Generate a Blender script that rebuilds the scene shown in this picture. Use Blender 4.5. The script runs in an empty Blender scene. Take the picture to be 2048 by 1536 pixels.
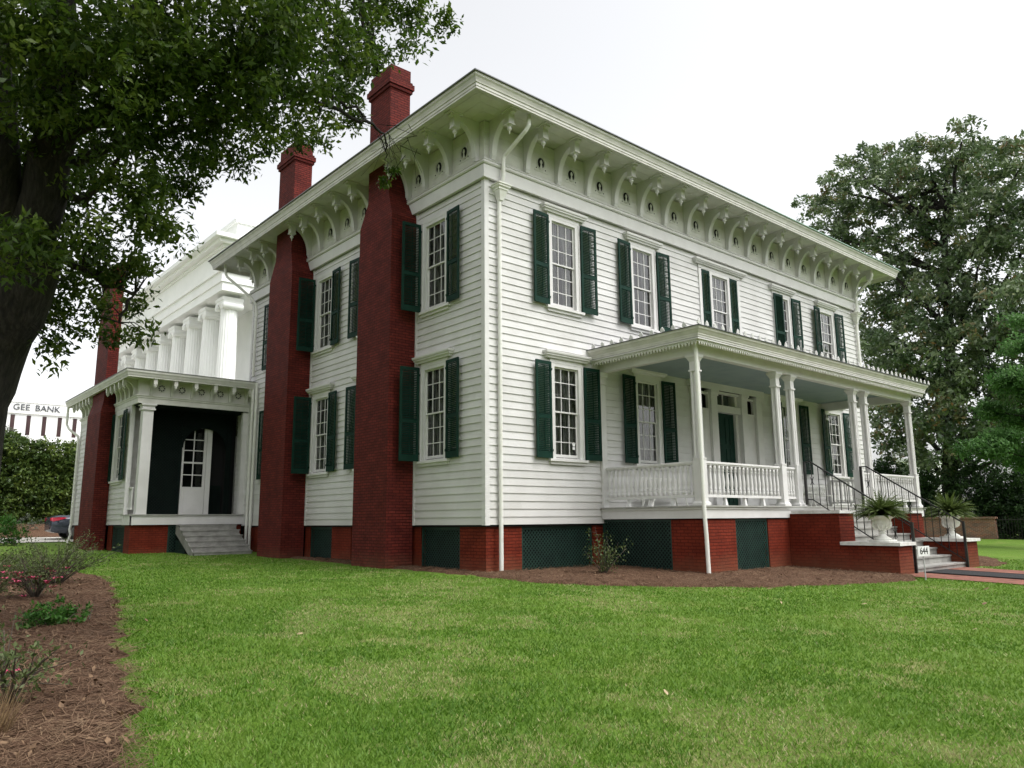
import bpy, math, random
import numpy as np
from mathutils import Matrix, Vector
random.seed(11); RNG = np.random.default_rng(11)
S = bpy.context.scene; COL = S.collection; R = math.radians

# ---------------------------------------------------------------- camera, sky, sun, exposure
cd = bpy.data.cameras.new('camera'); cam = bpy.data.objects.new('camera', cd); COL.objects.link(cam); S.camera = cam
CAMP = (-11.2228, -13.9345, 0.0928)
def cam_matrix(yaw, pitch, roll):
    f = Vector((math.cos(pitch)*math.cos(yaw), math.cos(pitch)*math.sin(yaw), math.sin(pitch)))
    r = f.cross(Vector((0, 0, 1))).normalized(); u = r.cross(f)
    r2 = r*math.cos(roll)+u*math.sin(roll); u2 = -r*math.sin(roll)+u*math.cos(roll)
    m = Matrix((r2, u2, -f)).transposed().to_4x4(); m.translation = CAMP; return m
cam.matrix_world = cam_matrix(R(49.113), R(10.133), R(-0.52))
cd.sensor_width = 36; cd.lens = 1528.7/2048*36; cd.clip_end = 2000; cd.clip_start = 0.1
SUN_EL, SUN_AZ = 59, -68          # degrees; azimuth of the sun measured from +x
w = bpy.data.worlds.new('World'); S.world = w; w.use_nodes = True
nt = w.node_tree; bg = nt.nodes['Background']
sky = nt.nodes.new('ShaderNodeTexSky'); sky.sky_type = 'NISHITA'; sky.sun_disc = False
sky.sun_elevation = R(SUN_EL); sky.sun_rotation = R(90-SUN_AZ); sky.air_density = 1.0; sky.dust_density = 4.0; sky.ozone_density = 1.0
hsv = nt.nodes.new('ShaderNodeHueSaturation'); hsv.inputs['Saturation'].default_value = 0.10
nt.links.new(sky.outputs[0], hsv.inputs['Color']); nt.links.new(hsv.outputs[0], bg.inputs[0]); bg.inputs[1].default_value = 0.15
sl = bpy.data.lights.new('sun', 'SUN'); sl.energy = 0.5; sl.angle = R(30); sl.color = (1, .965, .91)
so = bpy.data.objects.new('sun', sl); COL.objects.link(so)
sd = Vector((math.cos(R(SUN_EL))*math.cos(R(SUN_AZ)), math.cos(R(SUN_EL))*math.sin(R(SUN_AZ)), math.sin(R(SUN_EL))))
so.rotation_euler = sd.to_track_quat('Z', 'Y').to_euler(); so.location = (0, -30, 40)
S.view_settings.view_transform = 'Standard'; S.view_settings.look = 'None'; S.view_settings.exposure = 1.14; S.view_settings.gamma = 1

# ---------------------------------------------------------------- materials
def newmat(name):
    m = bpy.data.materials.new(name); m.use_nodes = True; t = m.node_tree
    return m, t, t.nodes['Principled BSDF']
def N(t, k, **kw):
    n = t.nodes.new(k)
    for a, v in kw.items():
        if a in n.inputs.keys(): n.inputs[a].default_value = v
        else: setattr(n, a, v)
    return n
def ramp(t, fac, stops):
    n = t.nodes.new('ShaderNodeValToRGB'); e = n.color_ramp.elements
    while len(e) < len(stops): e.new(0.5)
    for q, (p, c) in zip(e, stops): q.position = p; q.color = (*c, 1)
    t.links.new(fac, n.inputs[0]); return n.outputs[0]
def gpos(t): return t.nodes.new('ShaderNodeNewGeometry').outputs['Position']
def noise(t, scale, detail=4, vec=None, rough=.55):
    n = N(t, 'ShaderNodeTexNoise', Scale=scale, Detail=detail, Roughness=rough)
    t.links.new(vec if vec else gpos(t), n.inputs['Vector']); return n.outputs[0]
def mixc(t, f, a, b):
    n = t.nodes.new('ShaderNodeMix'); n.data_type = 'RGBA'
    for s, v in ((0, f), (6, a), (7, b)):
        if isinstance(v, (int, float)): n.inputs[s].default_value = v
        elif isinstance(v, tuple): n.inputs[s].default_value = (*v, 1)
        else: t.links.new(v, n.inputs[s])
    return n.outputs[2]
def bump(t, b, h, strength, dist=.01):
    n = N(t, 'ShaderNodeBump', Strength=strength, Distance=dist); t.links.new(h, n.inputs['Height']); t.links.new(n.outputs[0], b.inputs['Normal'])
def pm(name, c1, c2=None, rough=.6, scale=3, bs=0, bscale=60, spec=.4, metal=0, detail=5):
    m, t, b = newmat(name); b.inputs['Roughness'].default_value = rough; b.inputs['Specular IOR Level'].default_value = spec; b.inputs['Metallic'].default_value = metal
    c2 = c2 or tuple(x*.82 for x in c1)
    t.links.new(ramp(t, noise(t, scale, detail), [(.35, c2), (.62, c1)]), b.inputs['Base Color'])
    if bs: bump(t, b, noise(t, bscale, 3), bs)
    return m
M = {}
M['white'] = pm('white_paint', (.67, .66, .65), (.61, .60, .585), .5, 2.2, .12, 45)
M['siding'] = pm('siding_paint', (.64, .632, .625), (.57, .56, .55), .55, 1.3, .3, 22)
def boardtone(t, b):
    sp = t.nodes.new('ShaderNodeSeparateXYZ'); t.links.new(gpos(t), sp.inputs[0])
    def mth(op, a, c=None, v=0.):
        n = t.nodes.new('ShaderNodeMath'); n.operation = op; t.links.new(a, n.inputs[0])
        if c is not None: t.links.new(c, n.inputs[1])
        else: n.inputs[1].default_value = v
        return n.outputs[0]
    row = mth('FLOOR', mth('DIVIDE', sp.outputs[2], None, .185)); along = mth('ADD', sp.outputs[0], sp.outputs[1])
    seg = mth('FLOOR', mth('ADD', mth('MULTIPLY', along, None, .24), mth('MULTIPLY', row, None, .37)))
    cb = t.nodes.new('ShaderNodeCombineXYZ'); t.links.new(row, cb.inputs[0]); t.links.new(seg, cb.inputs[1])
    wn = t.nodes.new('ShaderNodeTexWhiteNoise'); wn.noise_dimensions = '2D'; t.links.new(cb.outputs[0], wn.inputs[0])
    tone = ramp(t, wn.outputs[0], [(0, (.93, .93, .92)), (1, (1.03, 1.03, 1.03))])
    mul = t.nodes.new('ShaderNodeMix'); mul.data_type = 'RGBA'; mul.blend_type = 'MULTIPLY'; mul.inputs[0].default_value = 1
    t.links.new(b.inputs['Base Color'].links[0].from_socket, mul.inputs[6]); t.links.new(tone, mul.inputs[7])
    mr = t.nodes.new('ShaderNodeMapRange'); mr.inputs[1].default_value = 1.3; mr.inputs[2].default_value = 0; mr.inputs[3].default_value = 0; mr.inputs[4].default_value = .5; t.links.new(sp.outputs[2], mr.inputs[0])
    d = mth('MULTIPLY', mr.outputs[0], noise(t, 2.6, 6)); t.links.new(mixc(t, d, mul.outputs[2], (.42, .40, .34)), b.inputs['Base Color'])
boardtone(M['siding'].node_tree, M['siding'].node_tree.nodes['Principled BSDF'])
M['cream'] = pm('aged_white_paint', (.66, .655, .61), (.57, .565, .52), .55, 2.5, .15, 40)
M['gutter'] = pm('gutter_metal', (.63, .615, .57), (.53, .52, .475), .42, 3, .05, 30)
M['pipe'] = pm('pipe_paint', (.76, .76, .72), (.70, .69, .63), .4, 4, .04, 30)
M['green'] = pm('green_shutter_paint', (.007, .034, .023), (.0045, .024, .016), .6, 4, .1, 60, .13)
M['lattice'] = pm('green_lattice_paint', (.013, .042, .031), (.008, .028, .021), .55, 5, .1, 60)
M['darkgreen'] = pm('dark_screen_paint', (.006, .012, .010), (.004, .008, .007), .75, 3, 0, 60, .1)
M['void'] = pm('unlit_hollow_black', (.006, .006, .006), None, .9)  # near-black colour stands in for the darkness of unlit hollows
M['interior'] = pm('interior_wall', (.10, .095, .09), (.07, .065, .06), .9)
M['deck'] = pm('grey_deck_paint', (.36, .36, .33), (.28, .28, .255), .55, 4, .15, 40)
M['step'] = pm('grey_step_paint', (.33, .325, .30), (.22, .215, .20), .6, 3.5, .15, 40)
M['cap'] = pm('stone_cap', (.72, .72, .69), (.52, .52, .49), .6, 6, .2, 40)
M['blue'] = pm('porch_ceiling_paint', (.25, .31, .31), (.21, .27, .275), .6, 2)
M['roof'] = pm('dark_roof_metal', (.10, .10, .11), (.06, .065, .07), .45, 1.5)
M['copper'] = pm('green_copper_edge', (.30, .42, .36), (.24, .36, .30), .5, .35)
t = M['copper'].node_tree; sx_ = t.nodes.new('ShaderNodeSeparateXYZ'); t.links.new(gpos(t), sx_.inputs[0]); mr_ = t.nodes.new('ShaderNodeMapRange'); mr_.inputs[1].default_value = 7; mr_.inputs[2].default_value = 12; t.links.new(sx_.outputs[0], mr_.inputs[0])
pb_ = t.nodes['Principled BSDF']; t.links.new(mixc(t, mr_.outputs[0], (.17, .17, .185), pb_.inputs['Base Color'].links[0].from_socket), pb_.inputs['Base Color'])
M['iron'] = pm('black_iron', (.012, .012, .013), (.02, .018, .016), .4, 8, .1, 80)
M['rubber'] = pm('black_mat', (.018, .018, .02), (.012, .012, .012), .85, 30, .5, 150)
M['bark'] = pm('oak_bark', (.045, .037, .029), (.018, .015, .012), .9, 7, 1.0, 14)
M['twig'] = pm('twig_bark', (.10, .085, .065), (.05, .04, .03), .9, 9)
M['stonewhite'] = pm('white_limestone', (.86, .86, .85), (.80, .805, .79), .7, .6, .1, 8)
M['bank'] = pm('bank_panel', (.78, .78, .77), (.70, .71, .71), .6, .4)
M['bankred'] = pm('dark_red_glass', (.055, .028, .028), (.035, .016, .018), .3, 1)
M['slate'] = pm('slate_letter', (.07, .075, .085), None, .5)
M['concrete'] = pm('drive_concrete', (.50, .48, .43), (.38, .36, .32), .8, 1.2, .2, 30)
M['urn'] = pm('urn_cast_iron_white', (.78, .78, .74), (.66, .66, .60), .5, 6, .1, 40)
M['sign'] = pm('sign_white', (.8, .8, .8), None, .4)
M['ink'] = pm('sign_ink', (.01, .01, .012), None, .5)
M['grey'] = pm('grey_metal', (.42, .42, .42), None, .45)
M['carpaint'] = pm('dark_grey_car_paint', (.055, .065, .085), (.05, .06, .08), .22, 1, 0, 1, .6, .35)
M['carglass'] = pm('car_window_glass', (.03, .035, .04), None, .08, 1, 0, 1, .8)
M['taillight'] = pm('red_tail_lamp', (.55, .02, .05), (.45, .015, .04), .15, 3, 0, 1, .6)
M['chrome'] = pm('car_chrome', (.6, .6, .6), None, .2, 1, 0, 1, .5, .9)
M['tyre'] = pm('tyre_rubber', (.02, .02, .02), None, .8)
M['pinkflower'] = pm('pink_azalea', (.62, .06, .16), (.75, .16, .28), .6, 40)
M['leaflit'] = pm('dry_leaf', (.20, .125, .07), (.11, .065, .036), .8, 25)
M['leafpale'] = pm('pale_dry_leaf', (.40, .32, .20), (.27, .19, .10), .8, 25)

t = M['bark'].node_tree; b_ = t.nodes['Principled BSDF']; mp_ = t.nodes.new('ShaderNodeMapping'); mp_.inputs['Scale'].default_value = (1, 1, .16); t.links.new(gpos(t), mp_.inputs[0])
n_ = noise(t, 22, 5, mp_.outputs[0], .65); t.links.new(ramp(t, n_, [(.36, (.007, .006, .005)), (.5, (.019, .016, .013)), (.68, (.042, .037, .031))]), b_.inputs['Base Color']); bump(t, b_, n_, 1.0, .06)
def brickmat(name, c1, c2, cm, stain=None, stz=-.75, bs=.8, scale=1.0, rough=.55, varamt=.5):
    m, t, b = newmat(name); b.inputs['Roughness'].default_value = rough+.2; b.inputs['Specular IOR Level'].default_value = .12
    uv = t.nodes.new('ShaderNodeUVMap').outputs[0]
    mp = t.nodes.new('ShaderNodeMapping'); t.links.new(uv, mp.inputs[0])
    wob = N(t, 'ShaderNodeTexNoise', Scale=4.0, Detail=2); t.links.new(uv, wob.inputs[0])
    add = t.nodes.new('ShaderNodeVectorMath'); add.operation = 'MULTIPLY_ADD'; add.inputs[1].default_value = (.018, .018, 0)
    t.links.new(wob.outputs['Color'], add.inputs[0]); t.links.new(mp.outputs[0], add.inputs[2])
    br = N(t, 'ShaderNodeTexBrick', Scale=1.0/scale); br.inputs['Brick Width'].default_value = .215; br.inputs['Row Height'].default_value = .075
    br.inputs['Mortar Size'].default_value = .009; br.inputs['Mortar Smooth'].default_value = .35; br.inputs['Bias'].default_value = 0
    br.inputs['Color1'].default_value = (*c1, 1); br.inputs['Color2'].default_value = (*c2, 1); br.inputs['Mortar'].default_value = (*cm, 1)
    t.links.new(add.outputs[0], br.inputs[0])
    nz = noise(t, 2.3, 6); dark = ramp(t, nz, [(.3, (.72,)*3), (.7, (1.12,)*3)])
    mul = t.nodes.new('ShaderNodeMix'); mul.data_type = 'RGBA'; mul.blend_type = 'MULTIPLY'; mul.inputs[0].default_value = 1
    t.links.new(br.outputs[0], mul.inputs[6]); t.links.new(dark, mul.inputs[7]); col = mul.outputs[2]
    fl = ramp(t, noise(t, 19, 3), [(.66, (0,)*3), (.74, (.35,)*3)]); col = mixc(t, fl, col, tuple(min(1, q*1.9+.03) for q in c1))
    if stain:                                        # red clay splashed on the lowest courses
        sp = t.nodes.new('ShaderNodeSeparateXYZ'); t.links.new(gpos(t), sp.inputs[0])
        ad = t.nodes.new('ShaderNodeMath'); ad.operation = 'MULTIPLY_ADD'; ad.inputs[1].default_value = .5; t.links.new(noise(t, 3, 5), ad.inputs[0]); t.links.new(sp.outputs[2], ad.inputs[2])
        mr = t.nodes.new('ShaderNodeMapRange'); mr.inputs[1].default_value = stz+.55; mr.inputs[2].default_value = stz-.05; mr.inputs[3].default_value = 0; mr.inputs[4].default_value = .75
        t.links.new(ad.outputs[0], mr.inputs[0]); col = mixc(t, mr.outputs[0], col, stain)
    t.links.new(col, b.inputs['Base Color'])
    mh = t.nodes.new('ShaderNodeMath'); mh.operation = 'MULTIPLY_ADD'; mh.inputs[1].default_value = .45
    t.links.new(noise(t, 26, 4), mh.inputs[0])
    inv = t.nodes.new('ShaderNodeMath'); inv.operation = 'SUBTRACT'; inv.inputs[0].default_value = 1; t.links.new(br.outputs[1], inv.inputs[1])
    t.links.new(inv.outputs[0], mh.inputs[2]); bump(t, b, mh.outputs[0], bs, .012)
    return m
M['brick'] = brickmat('red_painted_brick', (.18, .028, .013), (.15, .023, .011), (.105, .016, .009), (.19, .075, .042), -.95, 1.4)
M['chim'] = brickmat('maroon_painted_brick', (.155, .025, .018), (.105, .018, .0145), (.052, .011, .009), (.17, .075, .045), -.95, 1.7)
M['oldbrick'] = brickmat('old_garden_brick', (.30, .13, .08), (.16, .10, .08), (.34, .29, .23), None, bs=.6)
M['pathbrick'] = brickmat('path_brick', (.26, .10, .075), (.20, .08, .06), (.24, .15, .11), None, bs=.4)

def leafmat(name, cols, trans=.35, rough=.5, spec=.3):
    m, t, b = newmat(name); b.inputs['Roughness'].default_value = rough; b.inputs['Specular IOR Level'].default_value = spec
    at = t.nodes.new('ShaderNodeAttribute'); at.attribute_name = 'rnd'
    c = ramp(t, at.outputs['Fac'], [(i/(len(cols)-1), q) for i, q in enumerate(cols)])
    t.links.new(c, b.inputs['Base Color'])
    tr = t.nodes.new('ShaderNodeBsdfTranslucent'); t.links.new(c, tr.inputs[0])
    mx = t.nodes.new('ShaderNodeMixShader'); mx.inputs[0].default_value = trans
    t.links.new(b.outputs[0], mx.inputs[1]); t.links.new(tr.outputs[0], mx.inputs[2]); t.links.new(mx.outputs[0], t.nodes['Material Output'].inputs[0])
    return m
M['oakleaf'] = leafmat('oak_leaf', [(.024, .050, .006), (.058, .108, .012), (.13, .185, .024)], .48)
M['magleaf'] = leafmat('magnolia_leaf', [(.040, .080, .030), (.075, .128, .050), (.115, .17, .074), (.15, .21, .098), (.165, .22, .10), (.17, .22, .10), (.24, .15, .05)], .2, .33, .6)
M['dogleaf'] = leafmat('dogwood_leaf', [(.045, .12, .028), (.085, .19, .05), (.14, .26, .085)], .42)
M['hedgeleaf'] = leafmat('hedge_leaf', [(.03, .06, .012), (.07, .115, .022), (.14, .19, .035)], .3)
M['undleaf'] = leafmat('undergrowth_leaf', [(.012, .03, .010), (.03, .065, .018), (.055, .11, .03)], .3)
M['azleaf'] = leafmat('azalea_leaf', [(.05, .075, .02), (.08, .115, .032), (.13, .16, .06)], .3)
M['bushleaf'] = leafmat('bright_bush_leaf', [(.03, .09, .012), (.05, .15, .02), (.09, .21, .03)], .3)
M['fern'] = leafmat('fern_frond', [(.045, .075, .016), (.08, .12, .026), (.13, .17, .05)], .35)
M['greyleaf'] = leafmat('grey_tree_leaf', [(.06, .085, .055), (.10, .125, .085), (.15, .17, .12)], .3)
M['grass'] = leafmat('grass_blade', [(.062, .150, .009), (.112, .222, .021), (.185, .292, .046), (.40, .35, .19)], .35, .5)
M['needle'] = leafmat('pine_needle', [(.085, .050, .030), (.165, .10, .062), (.27, .185, .115)], .05, .7, .2)
M['drygrass'] = leafmat('dry_grass_blade', [(.16, .10, .05), (.26, .18, .09)], .1, .7)

def glassmat():
    m, t, b = newmat('window_glass'); t.nodes.remove(b)
    tr = t.nodes.new('ShaderNodeBsdfTransparent'); tr.inputs[0].default_value = (.86, .89, .88, 1)
    gl = N(t, 'ShaderNodeBsdfGlossy', Roughness=.015)
    nn = N(t, 'ShaderNodeBump', Strength=.05, Distance=.02); t.links.new(noise(t, 2.2, 1), nn.inputs['Height']); t.links.new(nn.outputs[0], gl.inputs['Normal'])
    fr = N(t, 'ShaderNodeFresnel', IOR=1.52); mu = t.nodes.new('ShaderNodeMath'); mu.operation = 'MULTIPLY'; mu.inputs[1].default_value = 1.7; mu.use_clamp = True
    t.links.new(fr.outputs[0], mu.inputs[0])
    mx = t.nodes.new('ShaderNodeMixShader'); t.links.new(mu.outputs[0], mx.inputs[0]); t.links.new(tr.outputs[0], mx.inputs[1]); t.links.new(gl.outputs[0], mx.inputs[2])
    t.links.new(mx.outputs[0], t.nodes['Material Output'].inputs[0]); return m
M['glass'] = glassmat()
def curtainmat():
    m, t, b = newmat('lace_curtain'); b.inputs['Roughness'].default_value = .9
    b.inputs['Base Color'].default_value = (.50, .49, .475, 1)
    tr = t.nodes.new('ShaderNodeBsdfTransparent'); mx = t.nodes.new('ShaderNodeMixShader')
    tc = t.nodes.new('ShaderNodeTexCoord'); mp = t.nodes.new('ShaderNodeMapping'); mp.inputs['Scale'].default_value = (9, 9, .7); t.links.new(tc.outputs['Object'], mp.inputs[0])
    f = ramp(t, noise(t, 2.2, 4, mp.outputs[0]), [(.38, (.22,)*3), (.66, (.85,)*3)])
    t.links.new(f, mx.inputs[0]); t.links.new(tr.outputs[0], mx.inputs[1]); t.links.new(b.outputs[0], mx.inputs[2]); t.links.new(mx.outputs[0], t.nodes['Material Output'].inputs[0]); return m
M['lace'] = curtainmat()
def lawnmat():
    m, t, b = newmat('lawn_turf'); b.inputs['Roughness'].default_value = .85; b.inputs['Specular IOR Level'].default_value = .15
    fine = noise(t, 38, 6, None, .7); mid = noise(t, 3.2, 5); big = noise(t, .55, 4); dry = noise(t, 1.1, 6, None, .65)
    c = ramp(t, fine, [(.3, (.048, .105, .009)), (.5, (.105, .195, .019)), (.72, (.17, .265, .040))])
    c = mixc(t, ramp(t, mid, [(.42, (0,)*3), (.7, (.35,)*3)]), c, (.16, .20, .055))
    c = mixc(t, ramp(t, dry, [(.56, (0,)*3), (.72, (.6,)*3)]), c, (.27, .23, .11))
    c = mixc(t, ramp(t, big, [(.4, (.22,)*3), (.6, (0,)*3)]), c, (.045, .10, .015))
    t.links.new(c, b.inputs['Base Color']); bump(t, b, fine, .9, .03); return m
M['lawn'] = lawnmat()
def strawmat():
    m, t, b = newmat('pine_straw_bed'); b.inputs['Roughness'].default_value = .95; b.inputs['Specular IOR Level'].default_value = .1
    n1 = noise(t, 30, 6, None, .75); n2 = noise(t, 2, 4)
    c = ramp(t, n1, [(.32, (.042, .024, .016)), (.5, (.125, .07, .044)), (.7, (.24, .155, .10))])
    c = mixc(t, ramp(t, n2, [(.4, (0,)*3), (.7, (.4,)*3)]), c, (.10, .055, .035))
    t.links.new(c, b.inputs['Base Color']); bump(t, b, n1, 1.0, .05); return m
M['straw'] = strawmat()

# ---------------------------------------------------------------- mesh helpers
class MB:
    def __init__(s): s.v = []; s.f = []; s.m = []; s.mi = 0
    def _add(s, vs, fs):
        o = len(s.v); s.v += [tuple(p) for p in vs]; s.f += [tuple(i+o for i in f) for f in fs]; s.m += [s.mi]*len(fs); return s
    def box(s, x0, x1, y0, y1, z0, z1):
        return s._add([(x0, y0, z0), (x1, y0, z0), (x1, y1, z0), (x0, y1, z0), (x0, y0, z1), (x1, y0, z1), (x1, y1, z1), (x0, y1, z1)],
                      [(3, 2, 1, 0), (4, 5, 6, 7), (0, 1, 5, 4), (1, 2, 6, 5), (2, 3, 7, 6), (3, 0, 4, 7)])
    def bar(s, a, b, wd, ht, up=(0, 0, 1)):
        a, b = Vector(a), Vector(b); d = (b-a).normalized(); sd = d.cross(Vector(up))
        if sd.length < 1e-4: sd = d.cross(Vector((1, 0, 0)))
        sd.normalize(); u = sd.cross(d).normalized(); sd = sd*wd/2; u = u*ht/2
        return s._add([a-sd-u, a+sd-u, a+sd+u, a-sd+u, b-sd-u, b+sd-u, b+sd+u, b-sd+u], [(3, 2, 1, 0), (4, 5, 6, 7), (0, 1, 5, 4), (1, 2, 6, 5), (2, 3, 7, 6), (3, 0, 4, 7)])
    def quad(s, *p): return s._add(p, [tuple(range(len(p)))])
    def tube(s, pts, r, n=10, caps=True):
        pts = [Vector(p) for p in pts]; rr = r if isinstance(r, (list, tuple)) else [r]*len(pts); vs = []; fs = []; prev = None
        for i, p in enumerate(pts):
            d = (pts[min(i+1, len(pts)-1)]-pts[max(i-1, 0)]).normalized()
            if prev is None: a = d.orthogonal().normalized()
            else:
                a = prev-d*prev.dot(d); a = a.normalized() if a.length > 1e-5 else d.orthogonal().normalized()
            prev = a; b = d.cross(a)
            vs += [p+(a*math.cos(2*math.pi*k/n)+b*math.sin(2*math.pi*k/n))*rr[i] for k in range(n)]
        for i in range(len(pts)-1):
            for k in range(n): fs.append((i*n+k, i*n+(k+1) % n, (i+1)*n+(k+1) % n, (i+1)*n+k))
        if caps: fs += [tuple(range(n))[::-1], tuple(range((len(pts)-1)*n, len(pts)*n))]
        return s._add(vs, fs)
    def lathe(s, c, prof, n=12, sq=False):
        vs = []; fs = []
        for r, z in prof:
            for k in range(n):
                a = 2*math.pi*(k+(.5 if sq else 0))/n; q = r/math.cos(math.pi/n) if sq else r
                vs.append((c[0]+q*math.cos(a), c[1]+q*math.sin(a), c[2]+z))
        for i in range(len(prof)-1):
            for k in range(n): fs.append((i*n+k, i*n+(k+1) % n, (i+1)*n+(k+1) % n, (i+1)*n+k))
        fs += [tuple(range(n))[::-1], tuple(range((len(prof)-1)*n, len(prof)*n))]
        return s._add(vs, fs)
    def prism(s, poly, fn, d0, d1):
        n = len(poly); vs = [fn(a, b, d0) for a, b in poly]+[fn(a, b, d1) for a, b in poly]
        fs = [tuple(range(n))[::-1], tuple(range(n, 2*n))]+[(i, (i+1) % n, n+(i+1) % n, n+i) for i in range(n)]
        return s._add(vs, fs)
    def sweep(s, prof, path, closed=False, loop=True):
        """profile (u outward, z) swept along a counter-clockwise plan path with mitred corners"""
        P = [Vector(p) for p in path]; n = len(P); ms = []
        for i in range(n):
            ds = []
            if closed or i > 0: ds.append((P[i]-P[i-1]).normalized())
            if closed or i < n-1: ds.append((P[(i+1) % n]-P[i]).normalized())
            ns = [Vector((d.y, -d.x)) for d in ds]
            if len(ns) == 2: m = ns[0]+ns[1]; m = m/max(.2, (1+ns[0].dot(ns[1])))
            else: m = ns[0]
            ms.append(m)
        vs = []; fs = []; k = len(prof)
        for i in range(n):
            for u, z in prof: q = P[i]+ms[i]*u; vs.append((q.x, q.y, z))
        for i in range(n if closed else n-1):
            j = (i+1) % n
            for a in range(k if loop else k-1): b = (a+1) % k; fs.append((i*k+a, i*k+b, j*k+b, j*k+a))
        if loop and not closed: fs += [tuple(range(k)), tuple(range((n-1)*k, n*k))[::-1]]
        return s._add(vs, fs)
    def mesh(s, name, mats, uv=False, smooth=False):
        me = bpy.data.meshes.new(name); me.from_pydata(s.v, [], s.f); mats = mats if isinstance(mats, (list, tuple)) else [mats]
        for m in mats: me.materials.append(m)
        me.polygons.foreach_set('material_index', s.m)
        if smooth: me.polygons.foreach_set('use_smooth', [True]*len(s.f))
        me.update()
        if uv:
            ul = me.uv_layers.new(name='UVMap').data
            for p in me.polygons:
                n = p.normal; ax = max(range(3), key=lambda i: abs(n[i]))
                for li in p.loop_indices:
                    c = me.vertices[me.loops[li].vertex_index].co
                    ul[li].uv = ((c.y, c.z), (c.x, c.z), (c.x, c.y))[ax]
        return me
    def build(s, name, mats, parent=None, loc=(0, 0, 0), rot=0, uv=False, smooth=False): return link(name, s.mesh(name, mats, uv, smooth), parent, loc, rot)
def link(name, me, parent=None, loc=(0, 0, 0), rot=0):
    o = bpy.data.objects.new(name, me); COL.objects.link(o); o.location = loc; o.rotation_euler = (0, 0, rot)
    if parent: o.parent = parent
    return o
def tag(o, label, cat, group=None):
    o['label'] = label; o['category'] = cat
    if group: o['group'] = group
    return o
def thing(name, label, cat, loc=(0, 0, 0), group=None, rot=0):
    o = bpy.data.objects.new(name, None); COL.objects.link(o); o.location = loc; o.rotation_euler = (0, 0, rot); o.empty_display_size = .3
    return tag(o, label, cat, group)
def kind(o, k): o['kind'] = k; return o
def boxes(name, m, lst, uv=False):
    for q in lst: bb = MB(); bb.box(*q); hp(bb, name, m, uv=uv)
def cp(o, parent, loc=None, rot=None):
    c = o.copy(); COL.objects.link(c); c.parent = parent
    if loc is not None: c.location = loc
    if rot is not None: c.rotation_euler = (0, 0, rot)
    for ch in list(o.children): cp(ch, c)
    return c
def npmesh(name, verts, k, mats, rnd=None, mi=None):
    """verts (N,k,3): N separate faces of k corners"""
    n = len(verts); me = bpy.data.meshes.new(name); me.vertices.add(n*k); me.vertices.foreach_set('co', np.ascontiguousarray(verts, dtype=np.float32).ravel())
    me.loops.add(n*k); me.loops.foreach_set('vertex_index', np.arange(n*k, dtype=np.int32)); me.polygons.add(n)
    me.polygons.foreach_set('loop_start', np.arange(0, n*k, k, dtype=np.int32)); me.polygons.foreach_set('loop_total', np.full(n, k, dtype=np.int32))
    for m in (mats if isinstance(mats, (list, tuple)) else [mats]): me.materials.append(m)
    if mi is not None: me.polygons.foreach_set('material_index', np.asarray(mi, dtype=np.int32))
    if rnd is not None:
        a = me.attributes.new('rnd', 'FLOAT', 'POINT'); a.data.foreach_set('value', np.repeat(np.asarray(rnd, dtype=np.float32), k))
    me.update(); me.validate(); return me
def unit(a): return a/np.maximum(np.linalg.norm(a, axis=-1, keepdims=True), 1e-9)
def leaf_quads(C, size, aspect=.42, up=.5, out=None, droop=0.):
    """diamond leaves at centres C with random directions"""
    n = len(C); d = RNG.normal(size=(n, 3)); 
    if out is not None: d += out*.8
    d[:, 2] -= droop; d = unit(d); nr = RNG.normal(size=(n, 3)); nr[:, 2] += up*2; sdv = unit(np.cross(d, nr)); nn = np.cross(sdv, d)
    L = size*(.65+.7*RNG.random((n, 1))); a = C-d*L/2; b = C+d*L/2; m = C-d*L*.05+nn*L*.07; s = sdv*L*aspect/2
    return np.stack([a, m+s, b, m-s], 1)
def ball(n): 
    p = unit(RNG.normal(size=(n, 3))); return p*(RNG.random((n, 1))**(1/3))
def crown(blobs, per_m2, clump_r, leaves, size, aspect=.42, up=.5, droop=0., stretch=(1, 1, 1), shell=.55):
    """leaf clumps spread through a set of boughs; returns quads, per-leaf value, clump centres"""
    V = []; T = []; CC = []
    for (x, y, z, r) in blobs:
        k = max(3, int(per_m2*r*r)); p = unit(RNG.normal(size=(k, 3)))*(shell+(1-shell)*RNG.random((k, 1)))*r*np.array(stretch)+np.array([x, y, z])
        for c in p:
            q = ball(leaves)*clump_r*(.6+.8*random.random())*np.array([1, 1, .8])+c; V.append(leaf_quads(q, size, aspect, up, unit(q-c), droop))
            T.append(np.clip(random.random()*.75+RNG.random(leaves)*.4-.1, 0, 1)); CC.append(c)
    return np.concatenate(V), np.concatenate(T), np.array(CC)

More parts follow.
